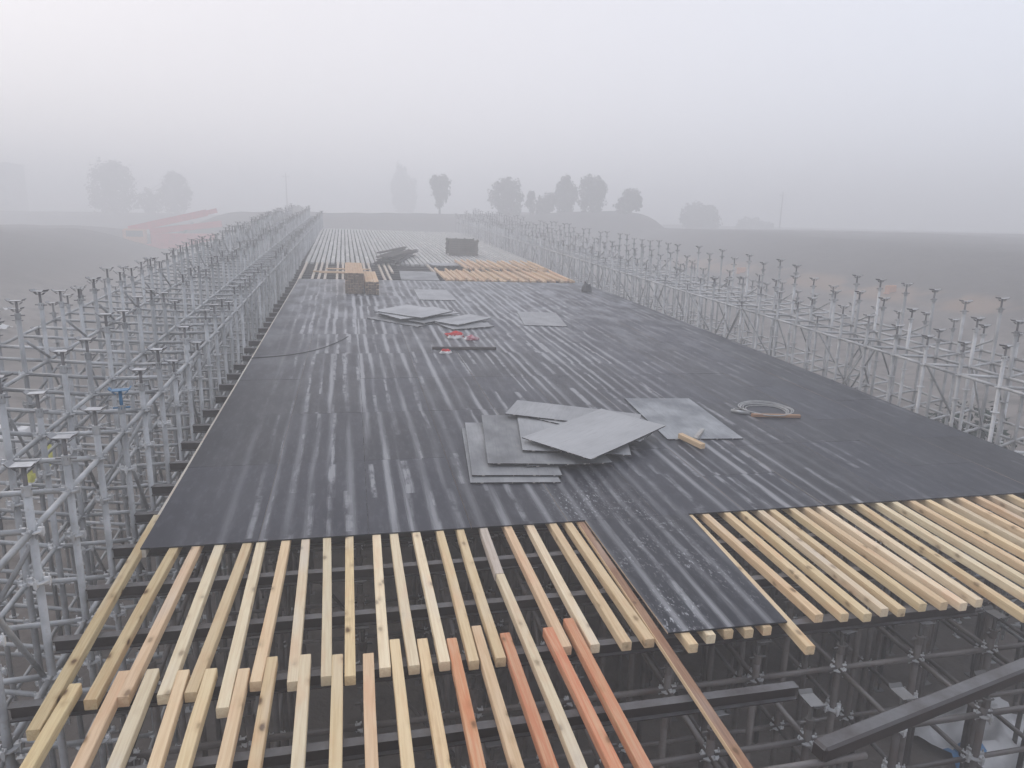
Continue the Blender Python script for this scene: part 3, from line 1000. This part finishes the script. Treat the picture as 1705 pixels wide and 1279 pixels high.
# two timber offcuts in a T
o = link('timber_offcut', joist_mesh(.60, M_TAN, .10, .09, .001, 71)); o.matrix_world = along((5.88, 11.13), (6.03, 10.55), .026)
tag(o, 'short tan timber offcut lying crosswise on the corner of the single sheet', 'offcut')
o = link('timber_offcut', joist_mesh(.62, M_FROSTW, .075, .07, .001, 72)); o.matrix_world = along((6.07, 10.93), (6.48, 11.42), .026)
tag(o, 'short white frosted offcut butting against the tan one in a T', 'offcut')
# cable coil and its bars
mb = MB()
for loop in range(5):
    r0 = .40 + .035 * loop; n = 26
    cx, cy = rng.uniform(-.03, .03), rng.uniform(-.03, .03)
    ps = [Vector((cx + r0 * 1.05 * math.cos(2*math.pi*k/n), cy + r0 * .95 * math.sin(2*math.pi*k/n), .016 + .011 * loop + .008 * math.sin(3 * 2*math.pi*k/n + loop))) for k in range(n + 1)]
    for k in range(n): mb.tube(ps[k], ps[k+1], .012, 5, caps=False)
ps = [Vector((-.42, .1, .02)), Vector((-.62, .18, .014)), Vector((-.75, .02, .014)), Vector((-.62, -.12, .014)), Vector((-.5, -.25, .014))]
for k in range(4): mb.tube(ps[k], ps[k+1], .012, 5)
o = set_deck(link('cable_coil', mb.mesh('cable_coil', [M_CABLE])), 8.55, 12.62)
tag(o, 'coil of thin pale grey cable lying on the right part of the deck', 'cable')
o = link('wooden_bar', joist_mesh(1.02, M_BARK, .07, .06, .002, 73)); o.matrix_world = along((8.02, 12.27), (9.0, 12.12), .005)
tag(o, 'brown wooden bar lying in front of the pale cable coil', 'bar')
o = link('steel_pipe', tube_mesh(M_ROSE, .035)); o.matrix_world = tube_matrix(D(7.74, 12.60, .038), D(8.02, 12.36, .038))
tag(o, 'short whitish pipe left of the brown bar by the cable coil', 'pipe')
# dark bar, red and white things in mid-deck
o = link('dark_bar', joist_mesh(1.74, M_DARKW, .09, .07, .002, 74)); o.matrix_world = along((2.27, 18.66), (4.0, 18.57), .004)
tag(o, 'long dark bar lying crosswise in the middle of the deck', 'bar')

def lump(name, mats, sx, sy, sz, seed, band=None):
    bm = bmesh.new()
    bmesh.ops.create_icosphere(bm, subdivisions=3, radius=1.0)
    for vv in bm.verts:
        p = vv.co.copy()
        n = mnoise.noise(p * 1.6 + Vector((seed, 0, 0))) * .45 + mnoise.noise(p * 4 + Vector((0, seed, 0))) * .25
        p *= 1 + n
        vv.co = Vector((p.x * sx, p.y * sy, max(p.z, -.25) * sz + .25 * sz))
    me = bpy.data.meshes.new(name)
    bm.to_mesh(me); bm.free()
    for m in mats: me.materials.append(m)
    for p in me.polygons:
        p.use_smooth = True
        if band:
            p.material_index = band(p.center)
    return me
o = set_deck(link('red_cloth', lump('red_cloth', [M_REDC, M_WHITEC], .27, .19, .13, 3.1, lambda c: 1 if c.z < .09 and c.y < 0 and abs(c.x) < .3 else 0)), 3.12, 20.25, .003)
tag(o, 'crumpled bright red cloth with white edge on the middle of the deck', 'cloth')
o = set_deck(link('maroon_cloth', lump('maroon_cloth', [M_PINKC, M_WHITEC], .20, .16, .09, 8.4, lambda c: 1 if c.x < -.14 else 0)), 3.55, 19.95, .003)
tag(o, 'crumpled maroon and white cloth touching the bright red one', 'cloth')
o = set_deck(link('white_bag', lump('white_bag', [M_WHITEC, M_REDC], .15, .11, .085, 5.2, lambda c: 1 if c.z > .066 else 0)), 2.57, 18.2, .003)
tag(o, 'small white bag with red top in front of the dark bar', 'bag')
# thin cable on the left part of the deck
mb = MB()
ps = [Vector((-2.33 + 2.4 * t, 17.75 + .1 * math.sin(5 * t) + 2.7 * t ** 2.6, .010)) for t in [k / 18 for k in range(19)]]
for k in range(18): mb.tube(ps[k], ps[k+1], .010, 5, caps=False)
o = set_deck(link('thin_cable', mb.mesh('thin_cable', [M_DARK])), 0, 0, .002)
tag(o, 'thin dark cable curving in from the left edge of the deck', 'cable')
# dark bundle at the right edge
o = set_deck(link('dark_bundle', lump('dark_bundle', [M_DARK], .20, .22, .34, 1.7)), 10.6, 30.3)
tag(o, 'small dark bundle standing near the right edge of the deck', 'bundle')

# timber stacks, crates and fresh timber at the far end
def timber_stack(name, nx, nz, L, s, mat, label):
    mb = MB()
    for z in range(nz):
        for x in range(nx):
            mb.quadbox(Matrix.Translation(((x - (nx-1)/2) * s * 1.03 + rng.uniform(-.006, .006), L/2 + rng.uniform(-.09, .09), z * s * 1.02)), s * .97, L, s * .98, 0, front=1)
    o = link(name, mb.mesh(name, [mat, M_SHADEDEND]))
    tag(o, label, 'timber stack')
    return o
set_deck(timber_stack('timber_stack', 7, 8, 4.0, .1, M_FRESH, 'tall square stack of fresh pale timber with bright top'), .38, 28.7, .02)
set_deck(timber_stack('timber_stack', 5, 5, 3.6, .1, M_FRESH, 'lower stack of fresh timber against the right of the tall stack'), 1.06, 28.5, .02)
# fresh orange boards spread out
k = 0
for i in range(64):
    u = 4.7 + i * .105 + rng.uniform(-.03, .03)
    v = 34.0 + rng.uniform(-.25, .25) + max(0, u - 8) * .1
    L = rng.uniform(3.6, 4.4)
    o = link('fresh_board', joist_mesh(L, M_FRESH if i % 4 else M_TAN, .1, .1, .01, 1000 + i % 9))
    lean = rng.uniform(-.03, .03) if i % 5 == 0 else rng.uniform(-.01, .01)
    o.matrix_world = along((u, v), (u + lean * 4, v + 4), -PLY - .1 if i % 5 else -.016)
    tag(o, 'fresh orange timber lying side by side beyond the far edge of the black sheets', 'timber', 'fresh orange timbers spread at the far right')
for i in range(36):
    u = 6.4 + i * .135 + rng.uniform(-.02, .02); v = 38.2 + rng.uniform(-.4, .5)
    o = link('fresh_board', joist_mesh(4.0, M_FRESH if i % 3 else M_TAN, .1, .1, .01, 1040 + i % 9))
    o.matrix_world = along((u, v), (u + rng.uniform(-.12, .12), v + 4), -.014 + .102 * (i % 3 == 0))
    tag(o, 'fresh orange timber lying side by side beyond the far edge of the black sheets', 'timber', 'fresh orange timbers spread at the far right')
for i, (u, v, a) in enumerate(((-1.2, 35.6, 88), (-1.5, 36.0, 93), (-.9, 37.3, 90))):
    o = link('fresh_board', joist_mesh(2.2, M_TAN, .12, .06, .01, 1080 + i)); set_deck(o, u, v, .0, a)
    tag(o, ['brown board lying crosswise nearest on the far joists', 'brown board lying crosswise second on the far joists', 'brown board lying crosswise farthest on the far joists'][i], 'board')
loose(2.55, 33.4, .004, 3, 1.8, 3.6, M_DUSTD, 'dull grey sheet lying among the far joists right of the timber stacks', 'single loose sheets', .002)
loose(4.6, 41.4, .004, 80, 1.5, 2.6, M_DUST, 'pale sheet lying on the far joists below the board crate', 'single loose sheets', .002)
# crate of boards
root = empty('board_crate'); set_deck(root, 7.63, 46.7, .0, -2)
tag(root, 'grey slatted crate of boards standing on the frosted far joists', 'crate')
mb = MB()
for x in (-.9, -.3, .3, .9):
    for y in (0.0, 1.2): mb.quadbox(Matrix.Translation((x, y, 0)), .09, .07, 1.06)
link('post', mb.mesh('post', [M_PALLET]), root)['kind'] = 'stuff'
for z in range(7):
    for y in (-.05, 1.25):
        mb = MB(); mb.quadbox(Matrix.Identity(4), 1.95, .025, .115)
        o = link('board', mb.mesh('board', [M_PALLET]), root); o.location = (rng.uniform(-.03, .03), y, .02 + z * .145)
mb = MB(); mb.quadbox(Matrix.Translation((0, .6, .05)), 1.7, 1.05, .85); link('contents', mb.mesh('contents', [M_DARKW]), root)
# dark heap of boards
root = empty('board_heap'); set_deck(root, 3.0, 43.0, .0, 18)
tag(root, 'dark heap of old boards lying askew on the frosted far joists', 'board heap')
for i in range(16):
    mb = MB(); mb.quadbox(Matrix.Identity(4), .22, 6.2 + rng.uniform(-1.2, .5), .06)
    o = link('board', mb.mesh('board', [M_DARKW]), root)
    lay = i // 5
    o.location = ((i % 5 - 2) * (.24 - .03 * lay), rng.uniform(-.4, .4), lay * .16 + rng.uniform(0, .06))
    o.rotation_euler = (rng.uniform(-.02, .02), rng.uniform(-.1, .1), rng.uniform(-.12, .12))

# ------------------------------------------------------------------ things on the ground
def on_ground(o, x, y, dz=0.0, rz=0.0):
    o.location = (x, y, ground_h(x, y) + dz); o.rotation_euler = (0, 0, rz)
    return o
def sheet_cloth(name, mats, sx, sy, hz, seed, n=14, band=None):
    mb = MB()
    P = [[Vector(((i/n - .5) * sx * (1 + .25 * mnoise.noise(Vector((j*.3, seed, 0)))), (j/n - .5) * sy * (1 + .25 * mnoise.noise(Vector((i*.3, 0, seed)))),
          max(.01, hz * (.35 + mnoise.noise(Vector((i*.32, j*.32, seed))) + .5 * mnoise.noise(Vector((i*.9, j*.9, seed + 3))))))) for i in range(n+1)] for j in range(n+1)]
    for j in range(n):
        for i in range(n):
            q = [P[j][i], P[j][i+1], P[j+1][i+1], P[j+1][i]]
            mb.poly(q, band(i, j) if band else 0, True)
    me = mb.mesh(name, mats)
    bm = bmesh.new(); bm.from_mesh(me); bmesh.ops.remove_doubles(bm, verts=bm.verts, dist=1e-4); bm.to_mesh(me); bm.free()
    return me
o = on_ground(link('tarpaulin', sheet_cloth('tarpaulin', [M_TARP, M_BLUEP], 2.2, 1.8, .35, 2.2, band=lambda i, j: 1 if i < 4 and 5 < j < 9 else 0)), 10.2, 8.0, .02, .3)
tag(o, 'crumpled white tarpaulin with a blue corner on the ground at lower right', 'tarpaulin')
root = empty('white_tank'); on_ground(root, -11.2, 26.3, .0)
tag(root, 'white plastic tank on the ground behind the left scaffold', 'tank')
mb = MB(); mb.quadbox(Matrix.Identity(4), 1.5, 1.2, 1.1, bev=.2); link('tank_body', mb.mesh('tank_body', [M_TARP]), root)
mb = MB(); mb.tube((0, 0, 1.09), (0, 0, 1.2), .25, 12); link('lid', mb.mesh('lid', [M_TARP]), root)
for i, (x, y, s, lb) in enumerate(((-9.7, 25.2, .9, 'upper yellow plastic wrap hanging behind the left scaffold tubes'), (-9.3, 22.6, .8, 'lower yellow plastic wrap lying behind the left scaffold tubes'))):
    o = on_ground(link('yellow_wrap', lump('yellow_wrap', [M_YELP], .16 * s, .14 * s, .75 * s, 3.3 + i)), x, y)
    tag(o, lb, 'plastic wrap')
for i, (x, y, s, lb) in enumerate(((-22.5, 52.0, .9, 'small white sheet lying on the left slope nearest the tallest heads'), (-20.5, 48.0, .7, 'small white sheet lower on the left slope behind the scaffold'))):
    o = on_ground(link('plastic_sheet', sheet_cloth('plastic_sheet', [M_TARP], 2.2 * s, 1.0 * s, .2, 4.4 + i)), x, y, .05)
    tag(o, lb, 'plastic sheet')
# orange plastic barriers standing at the toe of the right slope
for x, y, lb in ((31.9 * KT, 53.5 * KT, 'orange plastic barrier on the right slope, the farther one'), (32.6 * KT, 37.4 * KT, 'orange plastic barrier on the right slope, the nearer one behind the jack heads')):
    root = empty('plastic_barrier'); on_ground(root, x, y, -.05, .15); root.scale = (.95, .95, .95); tag(root, lb, 'barrier')
    mb = MB(); mb.quadbox(Matrix.Translation((0, 0, .12)), 1.2, .22, .62, bev=.06); link('panel', mb.mesh('panel', [M_ORANGEP]), root)
    for sx in (-.42, .42):
        mb = MB(); mb.quadbox(Matrix.Identity(4), .2, .5, .14, bev=.03); f = link('foot', mb.mesh('foot', [M_ORANGEP]), root); f.location = (sx, 0, 0)
# steel tubes stacked on the ground behind the right scaffold
for i in range(7):
    a = Vector((21.5 + .1 * i, 20.6 + .55 * (i % 4), 0)); b = a + Vector((5.6, -3.2, 0))
    z = .14 + (.11 if i > 3 else 0)
    a.z = ground_h(a.x, a.y) + z; b.z = ground_h(b.x, b.y) + z
    o = link('steel_pipe', tube_mesh(M_ROSE, .06)); o.matrix_world = tube_matrix(a, b)
    tag(o, 'whitish steel pipe lying in the row on the ground behind the right scaffold', 'pipe', 'pipes on the ground at the right')

def leaves_mesh(name, blobs, n, size, mat, seed):
    r = random.Random(seed)
    vs, fs = [], []
    tot = sum(b[3] * b[4] * b[5] for b in blobs)
    for (cx, cy, cz, rx, ry, rz) in blobs:
        k = int(n * rx * ry * rz / tot)
        for _ in range(k):
            while True:
                p = Vector((r.uniform(-1, 1), r.uniform(-1, 1), r.uniform(-1, 1)))
                if p.length <= 1: break
            q = p.normalized() * (p.length ** .45) if p.length > 0 else p
            w = 1 + .7 * mnoise.noise(Vector((q.x * 2.2 + cx, q.y * 2.2 + cy, q.z * 2.2 + seed)))
            c = Vector((cx + q.x * rx * w, cy + q.y * ry * w, cz + q.z * rz * w))
            nrm = (p + Vector((r.uniform(-.9, .9), r.uniform(-.9, .9), r.uniform(-.3, .9)))).normalized()
            t = nrm.orthogonal().normalized(); t.rotate(Matrix.Rotation(r.uniform(0, 6.28), 3, nrm)); b = nrm.cross(t)
            s = size * r.uniform(.4, 1.5)
            i0 = len(vs)
            vs += [c - t * s, c - b * s * .5, c + t * s, c + b * s * .5]
            fs.append((i0, i0+1, i0+2, i0+3))
    me = bpy.data.meshes.new(name)
    me.from_pydata([tuple(v) for v in vs], [], fs)
    me.materials.append(mat)
    return me

for i, (x, y, s, lb) in enumerate(((16.0, 14.6, 1.0, 'dark green shrub behind the right scaffold near the deck edge'), (18.2, 17.2, 1.15, 'second dark green shrub farther back behind the right scaffold'), (15.8, 12.2, .8, 'low green shrub nearest behind the right scaffold'))):
    root = empty('shrub'); on_ground(root, x, y)
    tag(root, lb, 'shrub')
    link('foliage', leaves_mesh('foliage', [(0, 0, 1.2 * s, 1.2 * s, 1.1 * s, 1.1 * s), (.6 * s, .2, 1.9 * s, .8 * s, .8 * s, .8 * s), (-.7 * s, .3, 1.6 * s, .7 * s, .7 * s, .9 * s)], 1600, .11, M_LEAF2, 40 + i), root)
    mb = MB()
    for k in range(5):
        t = 1.25 * k; mb.tube((0.05 * math.cos(t), .05 * math.sin(t), 0), (.5 * math.cos(t) * s, .5 * math.sin(t) * s, 1.5 * s), .03, 5, r2=.012)
    link('stem', mb.mesh('stem', [M_TRUNK]), root)

# ------------------------------------------------------------------ trees in the mist
def tree(az, dist, base_px_z, blobs, label, seed, n=2600, leaf=.28, trunk_h=3.0, trunk_r=.22, group='trees standing in the mist'):
    x, y = az[0] * dist, az[1] * dist
    rr = random.Random(seed + 500)
    f = dist / 118.0 if dist < 150 else 1.42 if dist == 215.0 else 1.12
    full = []
    for (a, b, c, d, e, g) in blobs:
        c = c - .7; g = g * 1.12
        full.append((a * f, b * f, c * f, d * f * .82, e * f * .82, g * f * .84))
        for _ in range(6):
            t = rr.uniform(0, 6.28); ph = rr.uniform(-.7, 1.2)
            full.append((f * (a + d * .85 * math.cos(t) * math.cos(ph)), f * (b + e * .8 * math.sin(t) * math.cos(ph)), f * (c + g * .9 * math.sin(ph)),
                         f * d * rr.uniform(.16, .34), f * e * .3, f * g * rr.uniform(.14, .32)))
    blobs = [q for q in full if q[2] > .1]
    root = empty('tree'); root.location = (x, y, ground_h(x, y) - .05)
    tag(root, label, 'tree', group)
    mb = MB()
    r = random.Random(seed)
    top = max(b[2] for b in blobs)
    p = Vector((0, 0, 0)); segs = 5
    for k in range(segs):
        q = Vector((r.uniform(-.12, .12) * (k + 1) * .6, r.uniform(-.1, .1), top * (k + 1) / segs))
        mb.tube(p, q, trunk_r * (1 - .17 * k), 7, r2=trunk_r * (1 - .17 * (k + 1)), caps=False); p = q
        if k >= 1:
            for _ in range(6):
                b = r.choice(blobs)
                e = Vector((b[0] + r.uniform(-.6, .6) * b[3], b[1] + r.uniform(-.6, .6) * b[4], b[2] + r.uniform(-.3, .7) * b[5]))
                mb.tube(q, e + (e - q).normalized() * .5, trunk_r * .3, 5, r2=.02, caps=False)
    link('trunk', mb.mesh('trunk', [M_TRUNK]), root)
    link('crown', leaves_mesh('crown', blobs, n, leaf, M_LEAF, seed), root)
    return root
def px(az_x): return az_x
DT = 138.0
tree((.1273, .9919), DT, 0, [(0, 0, 5.0, 1.7, 1.6, 1.7), (.3, 0, 4.0, 1.3, 1.3, 1.4), (-.7, 0, 5.6, 1.0, 1, .9), (.9, 0, 5.7, .9, 1, .8), (0, 0, 2.6, .8, .8, 1.1)], 'vase shaped tree standing alone left of the tree group in the mist', 11, 2600)
tree((.218, .9759), DT, 0, [(0, 0, 3.4, 2.6, 2.4, 3.2), (-.2, 0, 5.2, 1.6, 1.6, 1.5), (-2.2, 0, 3.6, 1.0, 1, 1.7)], 'broad rounded tree with a low left shoulder in the mist', 12, 4200)
tree((.249, .9685), DT, 0, [(.1, 0, 3.7, .7, .7, .8), (-.3, 0, 2.6, .6, .6, .8), (.3, 0, 1.8, .5, .5, .9)], 'small thin tree between the two tall misty trees', 13, 1100, .2, 2., .1)
tree((.2680, .9634), DT, 0, [(-.6, 0, 1.7, 1.1, 1, 1.6), (.6, 0, 2.2, 1.0, 1, 1.8), (1.2, 0, 2.9, .8, .8, 1.2)], 'low bushy tree beside the thin one in the mist', 14, 1900)
tree((.2938, .9559), DT, 0, [(0, 0, 3.2, 1.9, 1.8, 3.0), (0, 0, 5.1, 1.1, 1.1, 1.3)], 'tall narrow tree in the middle of the misty group', 15, 3300)
tree((.3285, .9445), DT, 0, [(0, 0, 3.0, 2.4, 2.2, 3.0), (-.5, 0, 4.9, 1.4, 1.3, 1.3), (-1.5, 0, 5.1, .7, .8, .7), (.9, 0, 3.8, 1.6, 1.6, 2.0)], 'tall bulky tree with a ragged left top in the misty group', 16, 4200)
tree((.3763, .9265), DT, 0, [(.3, 0, 2.9, 1.7, 1.6, 1.5), (-.8, 0, 1.7, 1.6, 1.4, 1.4), (1.1, 0, 2.4, 1.0, 1, 1.3)], 'low round tree at the right end of the misty group', 17, 2600)
tree((.4599, .888), 185.0, 0, [(0, 0, 3.4, 4.2, 3.5, 3.0), (-2, 0, 4.6, 2.2, 2, 1.8), (3.0, 0, 2.6, 2.6, 2, 2.2)], 'faint broad tree behind the end of the earth mound', 18, 3800, .42)
tree((.5161, .8565), 225.0, 0, [(0, 0, 2.6, 4.0, 3, 2.6), (4, 0, 2.2, 3.2, 3, 2.2)], 'very faint low tree clump right of the broad tree', 19, 2400, .5)
tree((-.2693, .9631), 215.0, 0, [(-1.6, 0, 5.4, 2.6, 2.4, 4.2), (1.4, 0, 5.2, 2.8, 2.4, 4.0), (0, 0, 7.4, 3.4, 2.6, 2.2), (0, 0, 2.4, 3.8, 3, 2.3)], 'faint square topped tree far away at the left', 20, 5200, .42, 4, .35)
tree((-.2039, .979), 215.0, 0, [(0, 0, 4.2, 3.0, 2.6, 3.6), (-.3, 0, 6.2, 2.0, 1.9, 2.0), (-4.4, 0, 2.6, 2.6, 2.2, 2.2)], 'faint rounded tree far away right of the square topped one', 21, 4200, .42)
tree((.0790, .9969), 260.0, 0, [(-1.2, 0, 8.5, 2.6, 2.6, 7.5), (2.4, 0, 7.0, 2.0, 2, 6.0)], 'barely visible tall tree in the mist left of the vase shaped tree', 22, 3600, .55)
tree((-.0595, .998), 140.0, 0, [(0, 0, .9, .9, .8, .9)], 'small dark bush on the far bank above the left scaffold', 23, 700, .2, 1, .08)

def pole(az, dist, h, label):
    x, y = az[0] * dist, az[1] * dist
    root = empty('utility_pole'); root.location = (x, y, ground_h(x, y) - .05)
    tag(root, label, 'utility pole')
    mb = MB(); mb.tube((0, 0, 0), (0, 0, h), .18, 8, r2=.11); link('pole', mb.mesh('pole', [M_CONC]), root)
    mb = MB(); mb.quadbox(Matrix.Translation((0, 0, h - 1.0)), 1.8, .12, .12); link('crossarm', mb.mesh('crossarm', [M_CONC]), root)
    for s in (-.75, 0.0, .75):
        mb = MB(); mb.tube((s, 0, h - .88), (s, 0, h - .6), .06, 6); link('insulator', mb.mesh('insulator', [M_TARP]), root)
pole((-.0721, .9974), 185.0, 9.5, 'faint utility pole in the mist above the left scaffold')
pole((.548, .8364), 190.0, 9.0, 'faint utility pole in the mist at the right')

# pale building far left
x, y = -.385 * 300, .923 * 300
root = empty('building'); root.location = (x, y, ground_h(x, y) - .1)
root.scale = (1.3, 1.3, 1.3)
tag(root, 'very faint flat roofed building in the mist at the far left', 'building')
mb = MB(); mb.quadbox(Matrix.Identity(4), 15, 9, 11.4); link('wall', mb.mesh('wall', [M_CONC]), root)
mb = MB(); mb.quadbox(Matrix.Translation((0, 0, 11.4)), 15.6, 9.6, .4); link('roof', mb.mesh('roof', [M_CONC]), root)
for r in range(3):
    for c in range(5):
        mb = MB(); mb.quadbox(Matrix.Identity(4), 1.5, .08, 1.6)
        o = link('window', mb.mesh('window', [M_GLASS]), root); o.location = (-5.6 + c * 2.8, -4.52, 1.2 + r * 3.6)

# red truck crane beyond the left scaffold
x, y = -.2114 * 133, .9774 * 133
root = empty('truck_crane'); root.location = (x, y, ground_h(x, y)); root.rotation_euler = (0, 0, .2); root.scale = (1.36, 1.36, 1.36)
tag(root, 'hazy red truck with lowered boom and orange cab beyond the left scaffold', 'truck')
mb = MB(); mb.quadbox(Matrix.Translation((0, 0, 1.1)), 10.5, 2.4, .5); mb.quadbox(Matrix.Translation((1.4, 0, 1.6)), 7.2, 2.3, 1.3, bev=.1); link('body', mb.mesh('body', [M_REDP]), root)
mb = MB(); mb.quadbox(Matrix.Translation((-3.9, 0, 1.6)), 2.5, 2.4, 1.8, bev=.18); cabo = link('cab', mb.mesh('cab', [M_ORANGEP]), root)
mb = MB(); mb.quadbox(Matrix.Translation((-3.9, -1.21, 2.5)), 1.8, .04, .7); link('window', mb.mesh('window', [M_GLASS]), cabo)
mb = MB(); mb.quadbox(Matrix.Translation((-4.2, -1.23, 1.15)), 1.9, .06, .4); link('bumper', mb.mesh('bumper', [M_TARP]), root)
mb = MB()
dirb = Vector((1, 0, .25)).normalized()
mm = Matrix((dirb, Vector((0, 1, 0)), dirb.cross(Vector((0, 1, 0))))).transposed().to_4x4(); mm.translation = Vector((-4.4, 0, 2.9))
mb.quadbox(mm @ Matrix.Translation((4.5, 0, 0)), 9.0, .9, .8)
mb.quadbox(mm @ Matrix.Translation((8.5, 0, .12)), 3.4, .6, .55)
link('boom', mb.mesh('boom', [M_REDP]), root)
d2 = Vector((1, 0, .13)).normalized()
m2 = Matrix((d2, Vector((0, 1, 0)), d2.cross(Vector((0, 1, 0))))).transposed().to_4x4(); m2.translation = Vector((-2.4, 0, 2.7))
mb = MB(); mb.quadbox(m2 @ Matrix.Translation((4.3, .5, 0)), 8.2, .7, .75); mb.quadbox(m2 @ Matrix.Translation((4.0, -.5, .1)), 7.6, .5, .6)
link('folded_boom', mb.mesh('folded_boom', [M_REDP]), root)
mb = MB(); mb.tube((1.0, 0, 2.4), (2.6, 0, 4.3), .16, 8); link('cylinder', mb.mesh('cylinder', [M_HEAD]), root)
for wx in (-3.6, .4, 2.0, 3.6):
    for sy in (-1.15, 1.15):
        mb = MB(); mb.tube((0, -.18, 0), (0, .18, 0), .55, 14); wh = link('wheel', mb.mesh('wheel', [M_DARK]), root); wh.location = (wx, sy, .55)
        mb = MB(); mb.tube((0, -.2, 0), (0, .2, 0), .28, 10); link('rim', mb.mesh('rim', [M_HEAD]), wh)

# ------------------------------------------------------------------ morning mist: one closed box of even haze
mb = MB()
mb.quadbox(Matrix.Translation((0, 650, -2.0)), 2400, 1500, 26.0)
hz = mb.mesh('haze', [])
mh = bpy.data.materials.new('mist')
mh.use_nodes = True
nt = mh.node_tree
nt.nodes.remove(nt.nodes['Principled BSDF'])
pv = nt.nodes.new('ShaderNodeVolumePrincipled')
pv.inputs['Color'].default_value = (.965, .972, .985, 1)
pv.inputs['Density'].default_value = HAZE
pv.inputs['Anisotropy'].default_value = 0.2
nt.links.new(pv.outputs[0], nt.nodes['Material Output'].inputs['Volume'])
hz.materials.append(mh)
o = link('haze', hz)
tag(o, 'pale morning mist over the whole site', None, None, 'stuff')
